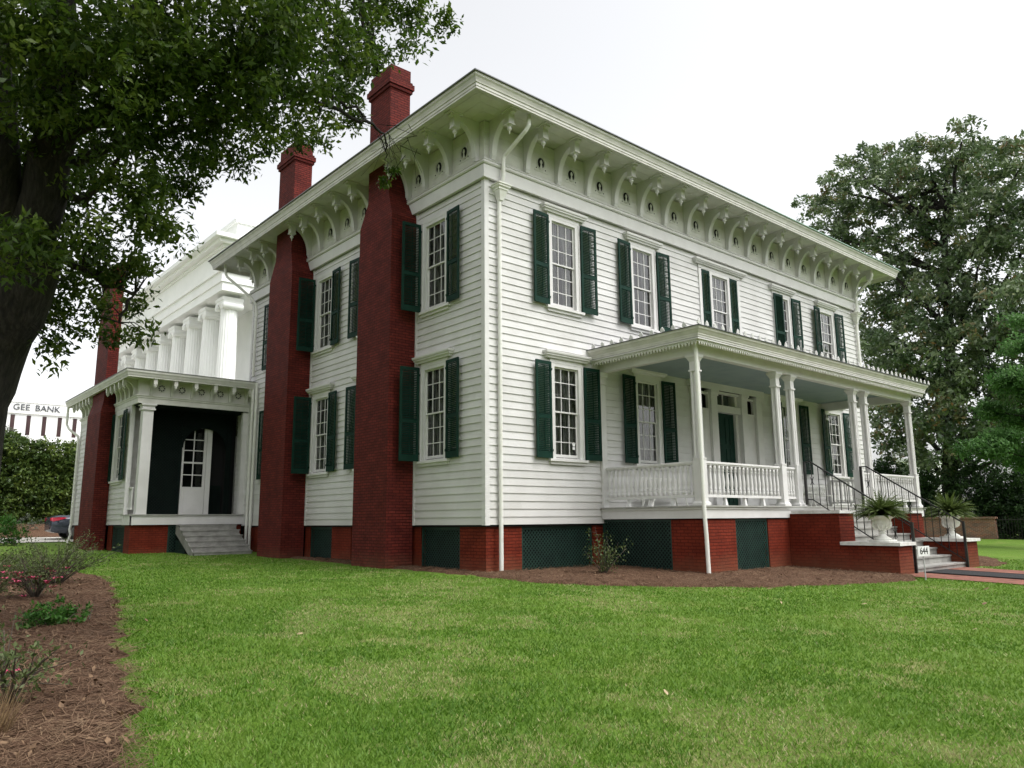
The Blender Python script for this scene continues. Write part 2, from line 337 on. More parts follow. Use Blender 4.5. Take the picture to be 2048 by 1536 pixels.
# ---------------------------------------------------------------- the ground
L, W = 19.85, 14.3                       # length of the front, depth of the side
def gz(x, y):
    z = -1.1
    if y < 0: z += .028*max(y, -14)
    elif y < 10: z += .01*y
    else: z += .1+.024*min(y-10, 35)
    if x > 10: z -= .004*min(x-10, 30)
    return z
def sheet(name, xs, ys, m, dz=0, keep=None, bumpz=0):
    idx = {}; v = []; f = []
    def vi(i, j):
        if (i, j) not in idx: idx[i, j] = len(v); v.append((xs[i], ys[j], gz(xs[i], ys[j])+dz+(bumpz*random.random() if bumpz else 0)))
        return idx[i, j]
    for i in range(len(xs)-1):
        for j in range(len(ys)-1):
            if keep and not keep((xs[i]+xs[i+1])/2, (ys[j]+ys[j+1])/2): continue
            f.append((vi(i, j), vi(i+1, j), vi(i+1, j+1), vi(i, j+1)))
    if keep:
        cnt = [0]*len(v)
        for q in f:
            for i in q: cnt[i] += 1
        v = [(x+random.uniform(-.04, .04), y+random.uniform(-.04, .04), z-(dz+bumpz+.012)) if cnt[i] < 4 else (x, y, z) for i, (x, y, z) in enumerate(v)]
    b = MB(); b.v = v; b.f = f; b.m = [0]*len(f); return kind(b.build(name, m, smooth=True), 'structure')
def inpoly(poly):
    P = np.array(poly)
    def f(x, y):
        x += .07*math.sin(y*5.1+x*2.3)+.04*math.sin(y*13.7); y += .07*math.sin(x*4.7+1)+.04*math.sin(x*11.9); c = False; n = len(P); j = n-1
        for i in range(n):
            if (P[i, 1] > y) != (P[j, 1] > y) and x < (P[j, 0]-P[i, 0])*(y-P[i, 1])/(P[j, 1]-P[i, 1])+P[i, 0]: c = not c
            j = i
        return c
    return f
gx = [-900, -300, -120, -60]+[-40+2*i for i in range(60)]+[90, 140, 300, 900]
gy = [-900, -300, -120, -60, -40]+[-30+2*i for i in range(56)]+[100, 140, 300, 900]
sheet('lawn', gx, gy, M['lawn'])
BED = [(-9.78, -9.6), (-9.67, -8.27), (-9.4, -7.5), (-9.08, -6.1), (-8.48, -3.5), (-7.6, .5), (-6.95, 3.6), (-6.75, 5.4), (-7.1, 7.2), (-8.6, 8.6), (-12, 9.2), (-20, 8), (-20, -15), (-10.3, -15)]
FBED = [(-.60, 4.7), (-.60, 2.6), (-.62, 1), (-.58, -.8), (-.42, -2.4), (.9, -4), (2.3, -5.3), (4.6, -6.2), (6.4, -6.7), (7.75, -6.3), (7.75, -3.2), (4, -.1), (.1, .1), (.1, 4.7)]
FBED2 = [(-.55, 4.6), (.1, 4.6), (.1, 9.3), (-.5, 9.3)]
RBED = [(12.9, -6.35), (14.5, -6.1), (17.3, -4.9), (18, -2.5), (20.6, -.6), (20.6, .3), (16.4, -.1), (16.4, -3.1), (12.9, -3.2)]
def grid(p, st):
    a = np.array(p); return list(np.arange(a[:, 0].min()-.2, a[:, 0].max()+.2, st)), list(np.arange(a[:, 1].min()-.2, a[:, 1].max()+.2, st))
inBED, inF, inF2, inR = inpoly(BED), inpoly(FBED), inpoly(FBED2), inpoly(RBED)
for nm, pl, fn, st in (('mulch_bed', BED, inBED, .12), ('mulch_bed', FBED, inF, .12), ('mulch_bed', FBED2, inF2, .12), ('mulch_bed', RBED, inR, .15)):
    xs, ys = grid(pl, st); sheet(nm, xs, ys, M['straw'], .035, fn, .035)
# brick walk to the front steps
b = MB()
for k in range(20):
    y1 = -5.7-k*1.5; y0 = y1-1.5
    b._add([(7.6, y0, gz(9, y0)+.02), (11.8, y0, gz(9, y0)+.02), (11.8, y1, gz(9, y1)+.02), (7.6, y1, gz(9, y1)+.02)], [(0, 1, 2, 3)])
kind(b.build('brick_path', M['pathbrick'], uv=True), 'structure')
# drive and mulch bank behind the rear wing
b = MB(); b._add([(-30, 24.2, gz(0, 24.2)+.03), (-3.0, 24.2, gz(0, 24.2)+.03), (-3.0, 29.6, gz(0, 29.6)+.03), (-30, 29.6, gz(0, 29.6)+.03)], [(0, 1, 2, 3)])
kind(b.build('driveway', M['concrete']), 'structure')
b = MB(); xs = [-40+2*i for i in range(26)]
for i in range(len(xs)-1):
    for (ya, za), (yb, zb) in (((29.6, .04), (31.5, .16), ), ((31.5, .16), (34, .45)), ((34, .45), (38, .7))):
        b._add([(xs[i], ya, gz(0, ya)+za), (xs[i+1], ya, gz(0, ya)+za), (xs[i+1], yb, gz(0, yb)+zb), (xs[i], yb, gz(0, yb)+zb)], [(0, 1, 2, 3)])
kind(b.build('mulch_bank', M['straw'], smooth=True), 'structure')

# ---------------------------------------------------------------- THE HOUSE
GZ = -1.1
house = thing('house', 'white two-storey clapboard house with green shutters, bracketed eaves and red brick chimneys', 'house', (0, 0, GZ))
OFF = (0, 0, -GZ)
def hp(b, name, m, **k): return b.build(name, m, house, OFF, **k)
EXPO = .185
def siding(b, u0, u1, z0, z1, holes, fn):
    """lapped boards as a saw-tooth skin, cut round the openings; fn(u, out, z)"""
    zs = [z0+EXPO*i for i in range(int((z1-z0)/EXPO)+2)]
    for z in zs:
        if z >= z1-.01: break
        zt = min(z+EXPO, z1); cuts = sorted({z, zt}|{q for h in holes for q in (h[2], h[3]) if z+.002 < q < zt-.002})
        for a, c in zip(cuts, cuts[1:]):
            hs = sorted([(h[0], h[1]) for h in holes if h[2] < (a+c)/2 < h[3]]); cur = u0; segs = []
            for p, q in hs: segs.append((cur, p)); cur = q
            segs.append((cur, u1))
            oa = .004+.022*(1-(a-z)/EXPO); oc = .004+.022*(1-(c-z)/EXPO)
            for p, q in segs:
                if q-p < .01: continue
                b._add([fn(p, oa, a), fn(q, oa, a), fn(q, oc, c), fn(p, oc, c)], [(0, 1, 2, 3)])
                if abs(a-z) < 1e-6: b._add([fn(p, .002, a), fn(q, .002, a), fn(q, oa, a), fn(p, oa, a)], [(0, 1, 2, 3)])
FX = [2.69, 5.98, 9.95, 13.82, 17.12]; SY = [2.05, 5.35, 8.3, 11.75]
ZL, ZU, GH = 1.67, 5.65, 2.33
fr_holes = [(x-.46, x+.46, z-.02, z+GH+.02) for x in (FX[0], FX[1], FX[3], FX[4]) for z in (ZL, ZU)]+[(FX[2]-.46, FX[2]+.46, ZU-.02, ZU+GH+.02), (8.0, 11.9, .42, 4.15)]
sd_holes = [(y-.46, y+.46, z-.02, z+GH+.02) for y in SY for z in (ZL, ZU)]
ffn = lambda u, o, z: (u, -o, z)
sfn = lambda u, o, z: (-o, u, z)
b = MB(); siding(b, 0.002, L, 0, 8.52, fr_holes, ffn); hp(b, 'front_wall', M['siding'])
b = MB(); siding(b, 0.002, W, 0, 8.52, sd_holes, sfn); hp(b, 'side_wall', M['siding'])
b = MB(); siding(b, 0, W, 0, 8.52, [], lambda u, o, z: (L+o, u, z)); siding(b, 0, L, 0, 8.52, [], lambda u, o, z: (u, W+o, z)); hp(b, 'rear_wall', M['siding'])
# upper wall behind the brackets (flush boards with fine joints)
b = MB()
for k in range(5):
    za = 8.5+k*.312; b.sweep([(.03, za), (.03, za+.306), (.012, za+.306), (.012, za+.312), (-.06, za+.312), (-.06, za)], [(0, 0), (L, 0), (L, W), (0, W)], True)
hp(b, 'attic_band', M['cream'])
# inner rooms: floors, a dividing wall and dark linings so that the windows look into rooms
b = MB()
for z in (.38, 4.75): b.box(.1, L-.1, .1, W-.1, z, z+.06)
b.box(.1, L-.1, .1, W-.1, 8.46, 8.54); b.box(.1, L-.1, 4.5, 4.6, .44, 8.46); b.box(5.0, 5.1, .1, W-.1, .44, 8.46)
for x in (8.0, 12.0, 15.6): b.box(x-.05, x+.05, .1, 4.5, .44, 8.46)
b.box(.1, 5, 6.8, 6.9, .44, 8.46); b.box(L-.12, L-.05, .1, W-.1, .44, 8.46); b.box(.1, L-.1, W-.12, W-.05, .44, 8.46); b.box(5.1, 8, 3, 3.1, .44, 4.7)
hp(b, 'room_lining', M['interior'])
# corner boards
boxes('corner_board', M['white'], [(-.035, .10, -.035, .10, -.01, 8.5), (L-.10, L+.035, -.035, .1, -.01, 8.5), (-.035, .1, W-.1, W+.035, -.01, 8.5), (-.034, .02, 2.90, 2.985, -.008, 8.5), (-.034, .02, 9.12, 9.205, -.008, 8.5)])
# frieze, bed mouldings, soffit, cornice
RECT = [(0, 0), (L, 0), (L, W), (0, W)]
CH = [(2.98, 4.68, 3.42, 4.52, -.83, -.68), (9.2, 10.97, 9.65, 10.88, -.80, -.66)]    # lower y0,y1; upper y0,y1; lower x; upper x
SEGS = [[(0, CH[0][2]), (L, 0), (L, W), (0, W), (0, CH[1][3]+.05)], [(0, CH[1][2]-.02), (0, CH[0][3]+.05)]]
PATHS = [[(0, CH[1][2]-.02), (0, CH[0][3]+.04)], [(0, CH[0][2]-.02), (0, 0), (L, 0), (L, W), (0, W), (0, CH[1][3]+.04)]]
b = MB()
for p in PATHS:
    b.sweep([(-.02, 8.50), (.12, 8.50), (.12, 8.84), (.035, 8.842), (-.02, 8.842)], p)
    b.sweep([(.031, 8.845), (.15, 8.845), (.175, 8.875), (.175, 8.895), (.135, 8.91), (.135, 8.94), (.16, 8.96), (.10, 9.02), (.031, 9.02)], p)
hp(b, 'frieze', M['white'])
b = MB(); b.sweep([(-.1, 10.08), (1.22, 10.08), (1.22, 10.11), (-.1, 10.11)], RECT, True)
for i, u in enumerate((.30, .61, .92)): b.sweep([(u, 10.072), (u+.012, 10.072), (u+.012, 10.079), (u, 10.079)], RECT, True)
for (cx, cy, sx, sy) in ((0, 0, -1, -1), (L, 0, 1, -1), (0, W, -1, 1)): b.bar((cx+.05*sx, cy+.05*sy, 10.072), (cx+1.2*sx, cy+1.2*sy, 10.072), .05, .012)
hp(b, 'soffit', M['cream'])
b = MB(); b.sweep([(1.17, 9.93), (1.24, 9.93), (1.24, 9.985), (1.255, 9.985), (1.255, 10.05), (1.275, 10.06), (1.285, 10.10), (1.31, 10.16), (1.345, 10.20), (1.35, 10.255), (1.17, 10.255)], RECT, True)
hp(b, 'cornice', M['gutter'])
b = MB(); e = 1.39; zt = 10.275
lo = [(-e, -e), (L+e, -e), (L+e, W+e), (-e, W+e)]; hi = [(6, 6.2), (L-6, 6.2), (L-6, W-6.2), (6, W-6.2)]
b._add([(x, y, zt) for x, y in lo]+[(x, y, zt+1.35) for x, y in hi], [(0, 1, 5, 4), (1, 2, 6, 5), (2, 3, 7, 6), (3, 0, 4, 7), (4, 5, 6, 7)])
b.mi = 1; b.sweep([(1.33, 10.258), (1.395, 10.258), (1.395, 10.283), (1.33, 10.283)], RECT, True)
hp(b, 'roof', [M['roof'], M['copper']])
# brackets, one mesh each
def bracket_mesh():
    b = MB(); t = .058
    arc = [(.70-.55*math.cos(a), 9.10+.82*math.sin(a)) for a in np.linspace(math.pi/2, 0.0, 14)]
    poly = [(.03, 9.02), (.03, 10.08), (.93, 10.08), (.93, 9.96), (.70, 9.96)]+arc[0:]+[(.15, 9.06), (.12, 9.02)]
    fn = lambda u, z, d: (d, -u, z)
    # split the non-convex outline into quads so that it fills cleanly
    outer = [(.93, 10.08)]
    for i in range(13):
        a0, a1 = arc[i], arc[i+1]
        b.prism([(.03 if i > 5 else a0[0], 10.08 if i <= 5 else a0[1]), a0, a1, (.03 if i > 5 else a1[0], 10.08 if i <= 5 else a1[1])], fn, -t, t) if i != 5 else b.prism([(a0[0], 10.08), a0, a1, (.03, a1[1]), (.03, 10.08)], fn, -t, t)
    b.prism([(.03, 9.10), (.15, 9.10), (.13, 9.02), (.03, 9.02)], fn, -t, t)
    b.prism([(.70, 10.08), (.70, 9.92), (.93, 9.98), (.93, 10.08)], fn, -t-.012, t+.012)
    b.box(-.125, .125, -.99, -.58, 10.035, 10.081)                          # cap plate
    b.lathe((0, -.75, 0), [(.09, 9.70), (.09, 10.035)], 4, True)           # fluted drop box
    b.lathe((0, -.75, 0), [(.104, 9.69), (.104, 9.715)], 4, True)
    b.lathe((0, -.75, 0), [(.004, 9.45), (.016, 9.52), (.024, 9.54), (.056, 9.575), (.06, 9.605), (.038, 9.63), (.03, 9.655), (.055, 9.675), (.055, 9.69)], 12)
    for i in range(13):                                                     # raised edge along the arch
        a0, a1 = arc[i], arc[i+1]
        b.bar((0, -a0[0], a0[1]), (0, -a1[0], a1[1]), 2*t+.03, .02)
    return b.mesh('bracket', M['white'])
bm_ = bracket_mesh(); first = link('bracket', bm_, house, (.185, 0, -GZ)); NB = 18; STEP = 1.1465
for i in range(1, NB): cp(first, house, (.185+STEP*i, 0, -GZ))
SB = [.24, 1.37, 2.47, 3.30, 5.38, 6.36, 7.53, 8.62, 9.46, 11.75, 12.75, 13.95]
for y in SB: cp(first, house, (0, y, -GZ), -math.pi/2)
for i in range(13): cp(first, house, (L, .3+STEP*i, -GZ), math.pi/2)
cp(first, house, (.2, W, -GZ), math.pi); cp(first, house, (1.35, W, -GZ), math.pi)
# pierced attic vents between the brackets; near-black discs paint the dark of the holes
def vent_mesh():
    b = MB(); n = 20
    pl = [(-.26, -.27), (.26, -.27)]+[(.26-.05*(1-math.cos(a))-.0, -.1) for a in ()]
    b.box(-.24, .24, -.042, -.03, -.25, -.215); b.mi = 1
    b.prism([(.115*math.cos(2*math.pi*k/n), .15*math.sin(2*math.pi*k/n)) for k in range(n)], lambda u, z, d: (u, d, z), -.040, -.031)
    for s in (-1, 1): b.prism([(s*.165+.018*math.cos(2*math.pi*k/8), -.165+.018*math.sin(2*math.pi*k/8)) for k in range(8)], lambda u, z, d: (u, d, z), -.038, -.031)
    b.mi = 0
    b.prism([(0, .10), (.035, .05), (.04, .01), (.016, -.03), (.03, -.09), (.055, -.16), (-.055, -.16), (-.03, -.09), (-.016, -.03), (-.04, .01), (-.035, .05)], lambda u, z, d: (u, d, z), -.055, -.041)
    for s in (-1, 1):
        b.prism([(s*.20+.05*math.cos(2*math.pi*k/12), -.12+.07*math.sin(2*math.pi*k/12)) for k in range(12)], lambda u, z, d: (u, d, z), -.0365, -.0305) if 0 else None
    ring = [(.155*math.cos(2*math.pi*k/24), -.042, .19*math.sin(2*math.pi*k/24)) for k in range(25)]; b.tube(ring, .012, 6, False)
    return b.mesh('attic_vent', [M['cream'], M['void']])
v0 = link('attic_vent', vent_mesh(), house, (.185+STEP*1.5, 0, 9.50-GZ))
for i in range(2, NB-1): cp(v0, house, (.185+STEP*(i+.5), 0, 9.50-GZ))
for y in (.80, 1.92, 2.90, 5.87, 6.95, 8.07, 12.25, 13.35): cp(v0, house, (0, y, 9.50-GZ), -math.pi/2)

# windows: casing (the window part) > sash, pane, curtain, shutters
def shutter_mesh(wd, z0, z1, hinge=1):
    """hinge edge at u=0, leaf extends to u=wd*hinge, face thickness .04"""
    b = MB(); t = .02; s = hinge; f = lambda a, c: (min(s*a, s*c), max(s*a, s*c)); st = .065
    for a, c in ((0, st), (wd-st, wd)): b.box(*f(a, c), -t, t, z0, z1)
    H = z1-z0; mid = z0+H*.42
    for a, c in ((z0, z0+.15), (mid-.05, mid+.05), (z1-.09, z1)): b.box(*f(st-.001, wd-st+.001), -t+.003, t-.003, a, c)
    for za, zb in ((z0+.15, mid-.05), (mid+.05, z1-.09)):
        n = int((zb-za)/.046); 
        for i in range(n):
            z = za+(i+.5)*(zb-za)/n; x0, x1 = f(st-.004, wd-st+.004)
            b._add([(x0, -.022, z-.021), (x1, -.022, z-.021), (x1, .014, z+.017), (x0, .014, z+.017), (x0, -.019, z-.026), (x1, -.019, z-.026), (x1, .017, z+.012), (x0, .017, z+.012)],
                   [(0, 1, 2, 3), (7, 6, 5, 4), (0, 4, 5, 1), (3, 2, 6, 7)])
        b.box(*f(wd/2-.008, wd/2+.008), -.036, -.023, za+.03, zb-.03)
    for z in (z0+.2, z1-.2): b.box(*f(-.015, .05), -.03, -.021, z-.03, z+.03)
    return b.mesh('shutter', M['green'])
def casing_mesh(hw, hood=True, sidew=.15):
    b = MB(); o = hw+sidew
    for s in (-1, 1):
        b.box(min(s*hw, s*o), max(s*hw, s*o), -.05, .07, -.05, GH+.09); b.box(min(s*(o-.035), s*o)-.0, max(s*(o-.035), s*o), -.07, -.0505, -.05, GH+.09)
    b.box(-hw, hw, -.048, .07, GH, GH+.09); b.box(-o-.01, o+.01, -.055, .02, GH+.0905, GH+.20)
    if hood: b.sweep([(0, GH+.201), (.09, GH+.201), (.10, GH+.24), (.14, GH+.265), (.14, GH+.30), (.165, GH+.31), (.175, GH+.345), (.175, GH+.375), (0, GH+.40)], [(-o-.06, .02), (-o-.06, -.02), (o+.06, -.02), (o+.06, .02)])
    b.box(-o-.10, o+.10, -.12, .07, -.115, -.051); b.box(-o-.04, o+.04, -.07, .02, -.19, -.116)
    return b.mesh('window', M['white'])
def sash_mesh(hw):
    b = MB(); mid = GH*.5
    for (za, zb, y, k) in ((mid-.02, GH, .015, 0), (0, mid+.02, .045, 1)):
        b.box(-hw, -hw+.045, y, y+.03, za, zb); b.box(hw-.045, hw, y, y+.03, za, zb)
        b.box(-hw+.045, hw-.045, y+.001, y+.029, zb-.04, zb); b.box(-hw+.045, hw-.045, y+.001, y+.029, za, za+(.075 if k else .04))
        for i in (1, 2):
            x = -hw+2*hw*i/3; b.box(x-.011, x+.011, y+.003, y+.027, za+.04, zb-.04); z = za+(zb-za)*i/3; b.box(-hw+.045, hw-.045, y+.005, y+.025, z-.011, z+.011)
    return b.mesh('sash', M['white'])
def pane_mesh(hw):
    b = MB(); mid = GH*.5; b.quad((-hw, .031, mid), (hw, .031, mid), (hw, .031, GH), (-hw, .031, GH)); b.quad((-hw, .061, 0), (hw, .061, 0), (hw, .061, mid), (-hw, .061, mid)); return b.mesh('pane', M['glass'])
def curtain_mesh(hw, gap, seed):
    b = MB(); rr = random.Random(seed)
    for s in (-1, 1):
        n = 40; vs = []; fs = []
        for i in range(n+1):
            q = i/n; ph = q*34+rr.random()*.7; a = .02*math.sin(ph)
            for j in range(5):
                zq = j/4; edge = hw+.05-(hw+.05-gap*(1-.35*zq+.0))*q; vs.append((s*edge, .15+a*(1-.3*zq), -.02+zq*(GH+.08)))
        for i in range(n):
            for j in range(4): fs.append((i*5+j, (i+1)*5+j, (i+1)*5+j+1, i*5+j+1))
        b._add(vs, fs)
    return b.mesh('curtain', M['lace'], smooth=True)
HW = .44; cm_, sm_, gm_ = casing_mesh(HW), sash_mesh(HW), pane_mesh(HW); cm_nohood = casing_mesh(HW, False)
cms = [curtain_mesh(HW, g, i) for i, g in enumerate((.01, .12, .03, .2))]
shR, shL = shutter_mesh(.56, -.05, GH+.09, 1), shutter_mesh(.56, -.05, GH+.09, -1)
def window(u, z, side=False, cur=0, aL=8, aR=8, hood=True, shutters='LR', parent=None, off=None, base=(0, 0)):
    rot = -math.pi/2 if side else 0; lx, ly = (base[0], u) if side else (u, base[1])
    o = link('window', cm_ if hood else cm_nohood, parent or house, (lx, ly, z-GZ), rot)
    link('sash', sm_, o); link('pane', gm_, o); link('curtain', cms[cur], o)
    for k in shutters:
        s = 1 if k == 'R' else -1; ang = aR if s == 1 else aL                  # degrees away from lying flat on the wall
        link('shutter', shR if s == 1 else shL, o, (s*.605, -.095, 0), math.radians(-s*ang))
    return o
g1 = window(FX[0], ZL, cur=2, aL=3, aR=4)
b = MB(); b.tube([(.31, .053, .36), (.31, .056, .36)], .055, 16); b.box(.265, .355, .053, .056, .22, .29); b.build('sticker', M['sign'], g1)
window(FX[1], ZL, cur=0, aL=4, aR=4); window(FX[3], ZL, cur=2, aL=6, aR=4); window(FX[4], ZL, cur=0, aL=5, aR=6)
window(FX[0], ZU, cur=1, aL=3, aR=5); window(FX[1], ZU, cur=3, aL=3, aR=5); window(FX[3], ZU, cur=1, aL=178, aR=5); window(FX[4], ZU, cur=1, aL=8, aR=6)
# side windows: on this wall the leaf on the viewer's left is towards +y
for z in (ZL, ZU):
    h = z == ZL
    window(SY[0], z, True, 0, 84, 4, h); window(SY[2], z, True, 1, 84, 4, h); window(SY[1], z, True, 1, 4, 84, h); window(SY[3], z, True, 1, 4, 84, h)
# wide middle window over the porch, with narrow leaves inside its casing
b = MB(); o_ = 1.16
for s in (-1, 1):
    b.box(min(s*1.02, s*o_), max(s*1.02, s*o_), -.05, .07, -.05, GH+.09); b.box(min(s*.44, s*.56), max(s*.44, s*.56), -.05, .07, -.05, GH+.09); b.box(min(s*.56, s*1.02), max(s*.56, s*1.02), -.012, .02, -.05, GH+.09)
b.box(-.44, .44, -.048, .07, GH, GH+.09); b.box(-1.02, 1.02, -.047, .02, GH+.0905, GH+.12); b.box(-o_-.01, o_+.01, -.055, .02, GH+.1205, GH+.22)
b.sweep([(0, GH+.221), (.09, GH+.221), (.10, GH+.25), (.14, GH+.275), (.14, GH+.30), (.165, GH+.31), (.175, GH+.345), (.175, GH+.375), (0, GH+.40)], [(-o_-.10, .02), (-o_-.10, -.02), (o_+.10, -.02), (o_+.10, .02)])
b.box(-o_-.12, o_+.12, -.12, .07, -.115, -.051)
wm = link('window', b.mesh('window', M['white']), house, (FX[2], 0, ZU-GZ)); link('sash', sm_, wm); link('pane', gm_, wm); link('curtain', cms[0], wm)
link('shutter', shutter_mesh(.40, -.04, GH+.08, 1), wm, (.59, -.035, 0), 0); link('shutter', shutter_mesh(.40, -.04, GH+.08, -1), wm, (-.59, -.035, 0), 0)

# front doorway
b = MB()
for x in (8.0, 9.0, 10.7, 11.57): b.box(x, x+.33, -.11, .10, .40, 4.02); b.box(x-.035, x+.365, -.14, .10, .401, .62); b.box(x-.03, x+.36, -.14, .1, 3.92, 4.021); b.box(x-.05, x+.38, -.165, .1, 4.022, 4.10)
b.sweep([(0, 4.101), (.03, 4.101), (.03, 4.40), (.08, 4.42), (.12, 4.47), (.15, 4.48), (.15, 4.53), (0, 4.56)], [(7.9, .05), (7.9, -.12), (12.0, -.12), (12.0, .05)])
b.box(9.331, 10.699, -.05, .3, 3.44, 3.66)
for x0, x1 in ((8.331, 8.999), (11.031, 11.569)):
    b.box(x0, x1, -.01, .06, .40, 3.42); b.box(x0, x1, -.03, .06, 1.2, 1.3); b.box(x0, x1, -.03, .06, 3.4201, 3.5); b.box(x0, x0+.05, -.03, .06, 3.501, 3.95); b.box(x1-.05, x1, -.03, .06, 3.501, 3.95); b.box(x0, x1, -.03, .06, 3.951, 4.02)
for x0, x1 in ((9.331, 9.37), (10.55, 10.699)): b.box(x0, x1, .05, .18, .40, 3.44); b.box(x0, x1, .05, .3, 3.66, 4.05)
b.box(9.331, 10.699, -.04, .1, 4.03, 4.10)
hp(b, 'door_surround', M['white'])
b = MB(); b.box(9.37, 10.55, .14, .18, .42, 3.44)
for x0, x1 in ((9.37, 9.96), (9.965, 10.55)):
    for z0, z1 in ((.6, 1.3), (1.45, 2.3), (2.45, 3.3)):
        for q in range(2): b.box(x0+.08+q*.23, x0+.08+q*.23+.19, .125, .139, z0, z1)
    b.box(x0+.02, x1-.02, .131, .1395, .5, .55)
dr = hp(b, 'front_door', M['green'])
b = MB(); b.lathe((0, 0, 0), [(.0, -.03), (.03, -.02), (.035, 0), (.03, .02), (0, .03)], 10); b.build('handle', M['chrome'], dr, (10.02, .10, 1.5))
b = MB()
for x0, x1, z0, z1 in ((9.41, 10.45, 3.66, 4.03), (8.38, 8.95, 3.5, 3.95), (11.08, 11.52, 3.5, 3.95)): b.quad((x0, .12, z0), (x1, .12, z0), (x1, .12, z1), (x0, .12, z1))
hp(b, 'transom_light', M['glass'])
b = MB(); b.box(9.92, 9.95, .09, .13, 3.66, 4.03)
hp(b, 'glazing_bar', M['white'])

# foundation: brick piers and lattice
FI = .06
def lattice(x0, x1, z0, z1, fn, name='lattice_panel', m='lattice', sp=.105, wd=.023, frame=True, parent=None, backing=True):
    b = MB(); 
    def strip(sl, d0, d1):
        c = x0-(z1-z0)-sp if sl > 0 else x0
        while c < x1+(z1-z0)+sp:
            pts = []
            for (q, e) in ((c-wd*.7, 0), (c+wd*.7, 1)):
                a0, a1 = (q, z0), (q+sl*(z1-z0), z1); t0, t1 = 0., 1.
                dx = a1[0]-a0[0]
                ta, tb = (x0-a0[0])/dx, (x1-a0[0])/dx
                t0 = max(0, min(ta, tb)); t1 = min(1, max(ta, tb))
                if t1-t0 < .01: break
                pts.append(((a0[0]+dx*t0, z0+(z1-z0)*t0), (a0[0]+dx*t1, z0+(z1-z0)*t1)))
            if len(pts) == 2: b.prism([pts[0][0], pts[1][0], pts[1][1], pts[0][1]], fn, d0, d1)
            c += sp
    strip(1, .014, .020); strip(-1, .007, .013)
    if frame:
        for p in ([(x0, z0), (x0+.06, z0), (x0+.06, z1), (x0, z1)], [(x1-.06, z0), (x1, z0), (x1, z1), (x1-.06, z1)], [(x0+.06, z0), (x1-.06, z0), (x1-.06, z0+.07), (x0+.06, z0+.07)], [(x0+.06, z1-.06), (x1-.06, z1-.06), (x1-.06, z1), (x0+.06, z1)]): b.prism(p, fn, .004, .026)
    if backing: b.mi = 1; b.prism([(x0, z0), (x1, z0), (x1, z1), (x0, z1)], fn, -.12, -.10)
    return hp(b, name, [M[m], M['void']])
bot = -1.5
boxes('foundation_pier', M['brick'], [(FI, 1.16, FI, 1.06, bot, -.03)]+[(FI, .55, y0, y1, bot, -.03) for y0, y1 in ((2.72, 3.1), (4.5, 4.85), (6.32, 7.5), (8.94, 9.3), (10.8, 11.2), (12.6, W))]+[(x0, x1, FI, .55, bot, -.03) for x0, x1 in ((3.63, 4.3), (15.6, 16.4), (18.6, L-FI))], True)
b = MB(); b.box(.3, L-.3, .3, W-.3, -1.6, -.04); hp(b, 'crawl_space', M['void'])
b = MB(); b.sweep([(-.05, -.045), (-.01, -.045), (-.01, 0), (-.05, 0)], RECT, True); hp(b, 'sill_shadow_strip', M['void'])  # black strip paints the shadow line under the siding
lf = lambda a, c, d: (a, .12-d, c); ls = lambda a, c, d: (.12-d, a, c)
lattice(1.16, 3.63, -1.3, -.05, lf); lattice(16.4, 18.6, -1.4, -.05, lf)
for y0, y1 in ((1.06, 2.72), (4.85, 6.32), (7.5, 8.94), (11.2, 12.6)): lattice(y0, y1, -1.3, -.05, ls)

# chimneys
for i, (y0, y1, u0, u1, xl, xu) in enumerate(CH):
    b = MB()
    b.box(xl, -.028, y0, y1, -1.5, 8.35)
    b._add([(xl, y0, 8.35), (-.028, y0, 8.35), (-.028, y1, 8.35), (xl, y1, 8.35), (xu, u0, 9.15), (-.02, u0, 9.15), (-.02, u1, 9.15), (xu, u1, 9.15)], [(0, 1, 5, 4), (1, 2, 6, 5), (2, 3, 7, 6), (3, 0, 4, 7)])
    b.box(xu, -.02, u0, u1, 9.15, 12.35 if i == 0 else 12.5)
    zt = 12.35 if i == 0 else 12.5
    b.box(xu-.05, .03, u0-.05, u1+.05, zt, zt+.10); b.box(xu-.09, .07, u0-.09, u1+.09, zt+.10, zt+.26); b.box(xu-.05, .03, u0-.05, u1+.05, zt+.26, zt+.34); b.box(xu-.005, -.015, u0-.005, u1+.005, zt+.34, zt+.72)
    c = hp(b, 'chimney', M['chim'], uv=True)

# downpipes on the main house
def downpipe(pts, head=None, r=.052):
    b = MB(); b.tube(pts, r, 10)
    if head:
        x, y, z, ax = head
        b.lathe((x, y, z), [(.06, -.30), (.085, -.2), (.13, -.06), (.15, -.04), (.15, 0), (.19, .03), (.19, .07), (.215, .08), (.215, .11), (.05, .115)], 4, True)
    return hp(b, 'downpipe', M['pipe'], smooth=False)
downpipe([(.62, -1.0, 10.02), (.60, -1.0, 9.72), (.56, -.92, 9.60), (.44, -.26, 9.16), (.42, -.23, 9.06), (.42, -.23, 8.62), (.41, -.20, 8.50), (.40, -.15, 8.42)])
downpipe([(.39, -.115, 8.2), (.385, -.105, 8.0), (.385, -.10, -.2), (.385, -.10, gz(0, 0)+.04)], (.40, -.125, 8.28, 0))
downpipe([(L-.5, -1.0, 10.02), (L-.5, -1.0, 9.75), (L-.48, -.92, 9.6), (L-.38, -.24, 9.1), (L-.38, -.22, 8.95), (L-.38, -.22, 8.6), (L-.4, -.15, 8.4)])
downpipe([(L-.35, -.115, 8.2), (L-.3, -.10, 7.9), (L-.3, -.10, -.2), (L-.3, -.1, gz(20, 0)+.04)], (L-.35, -.125, 8.28, 0))
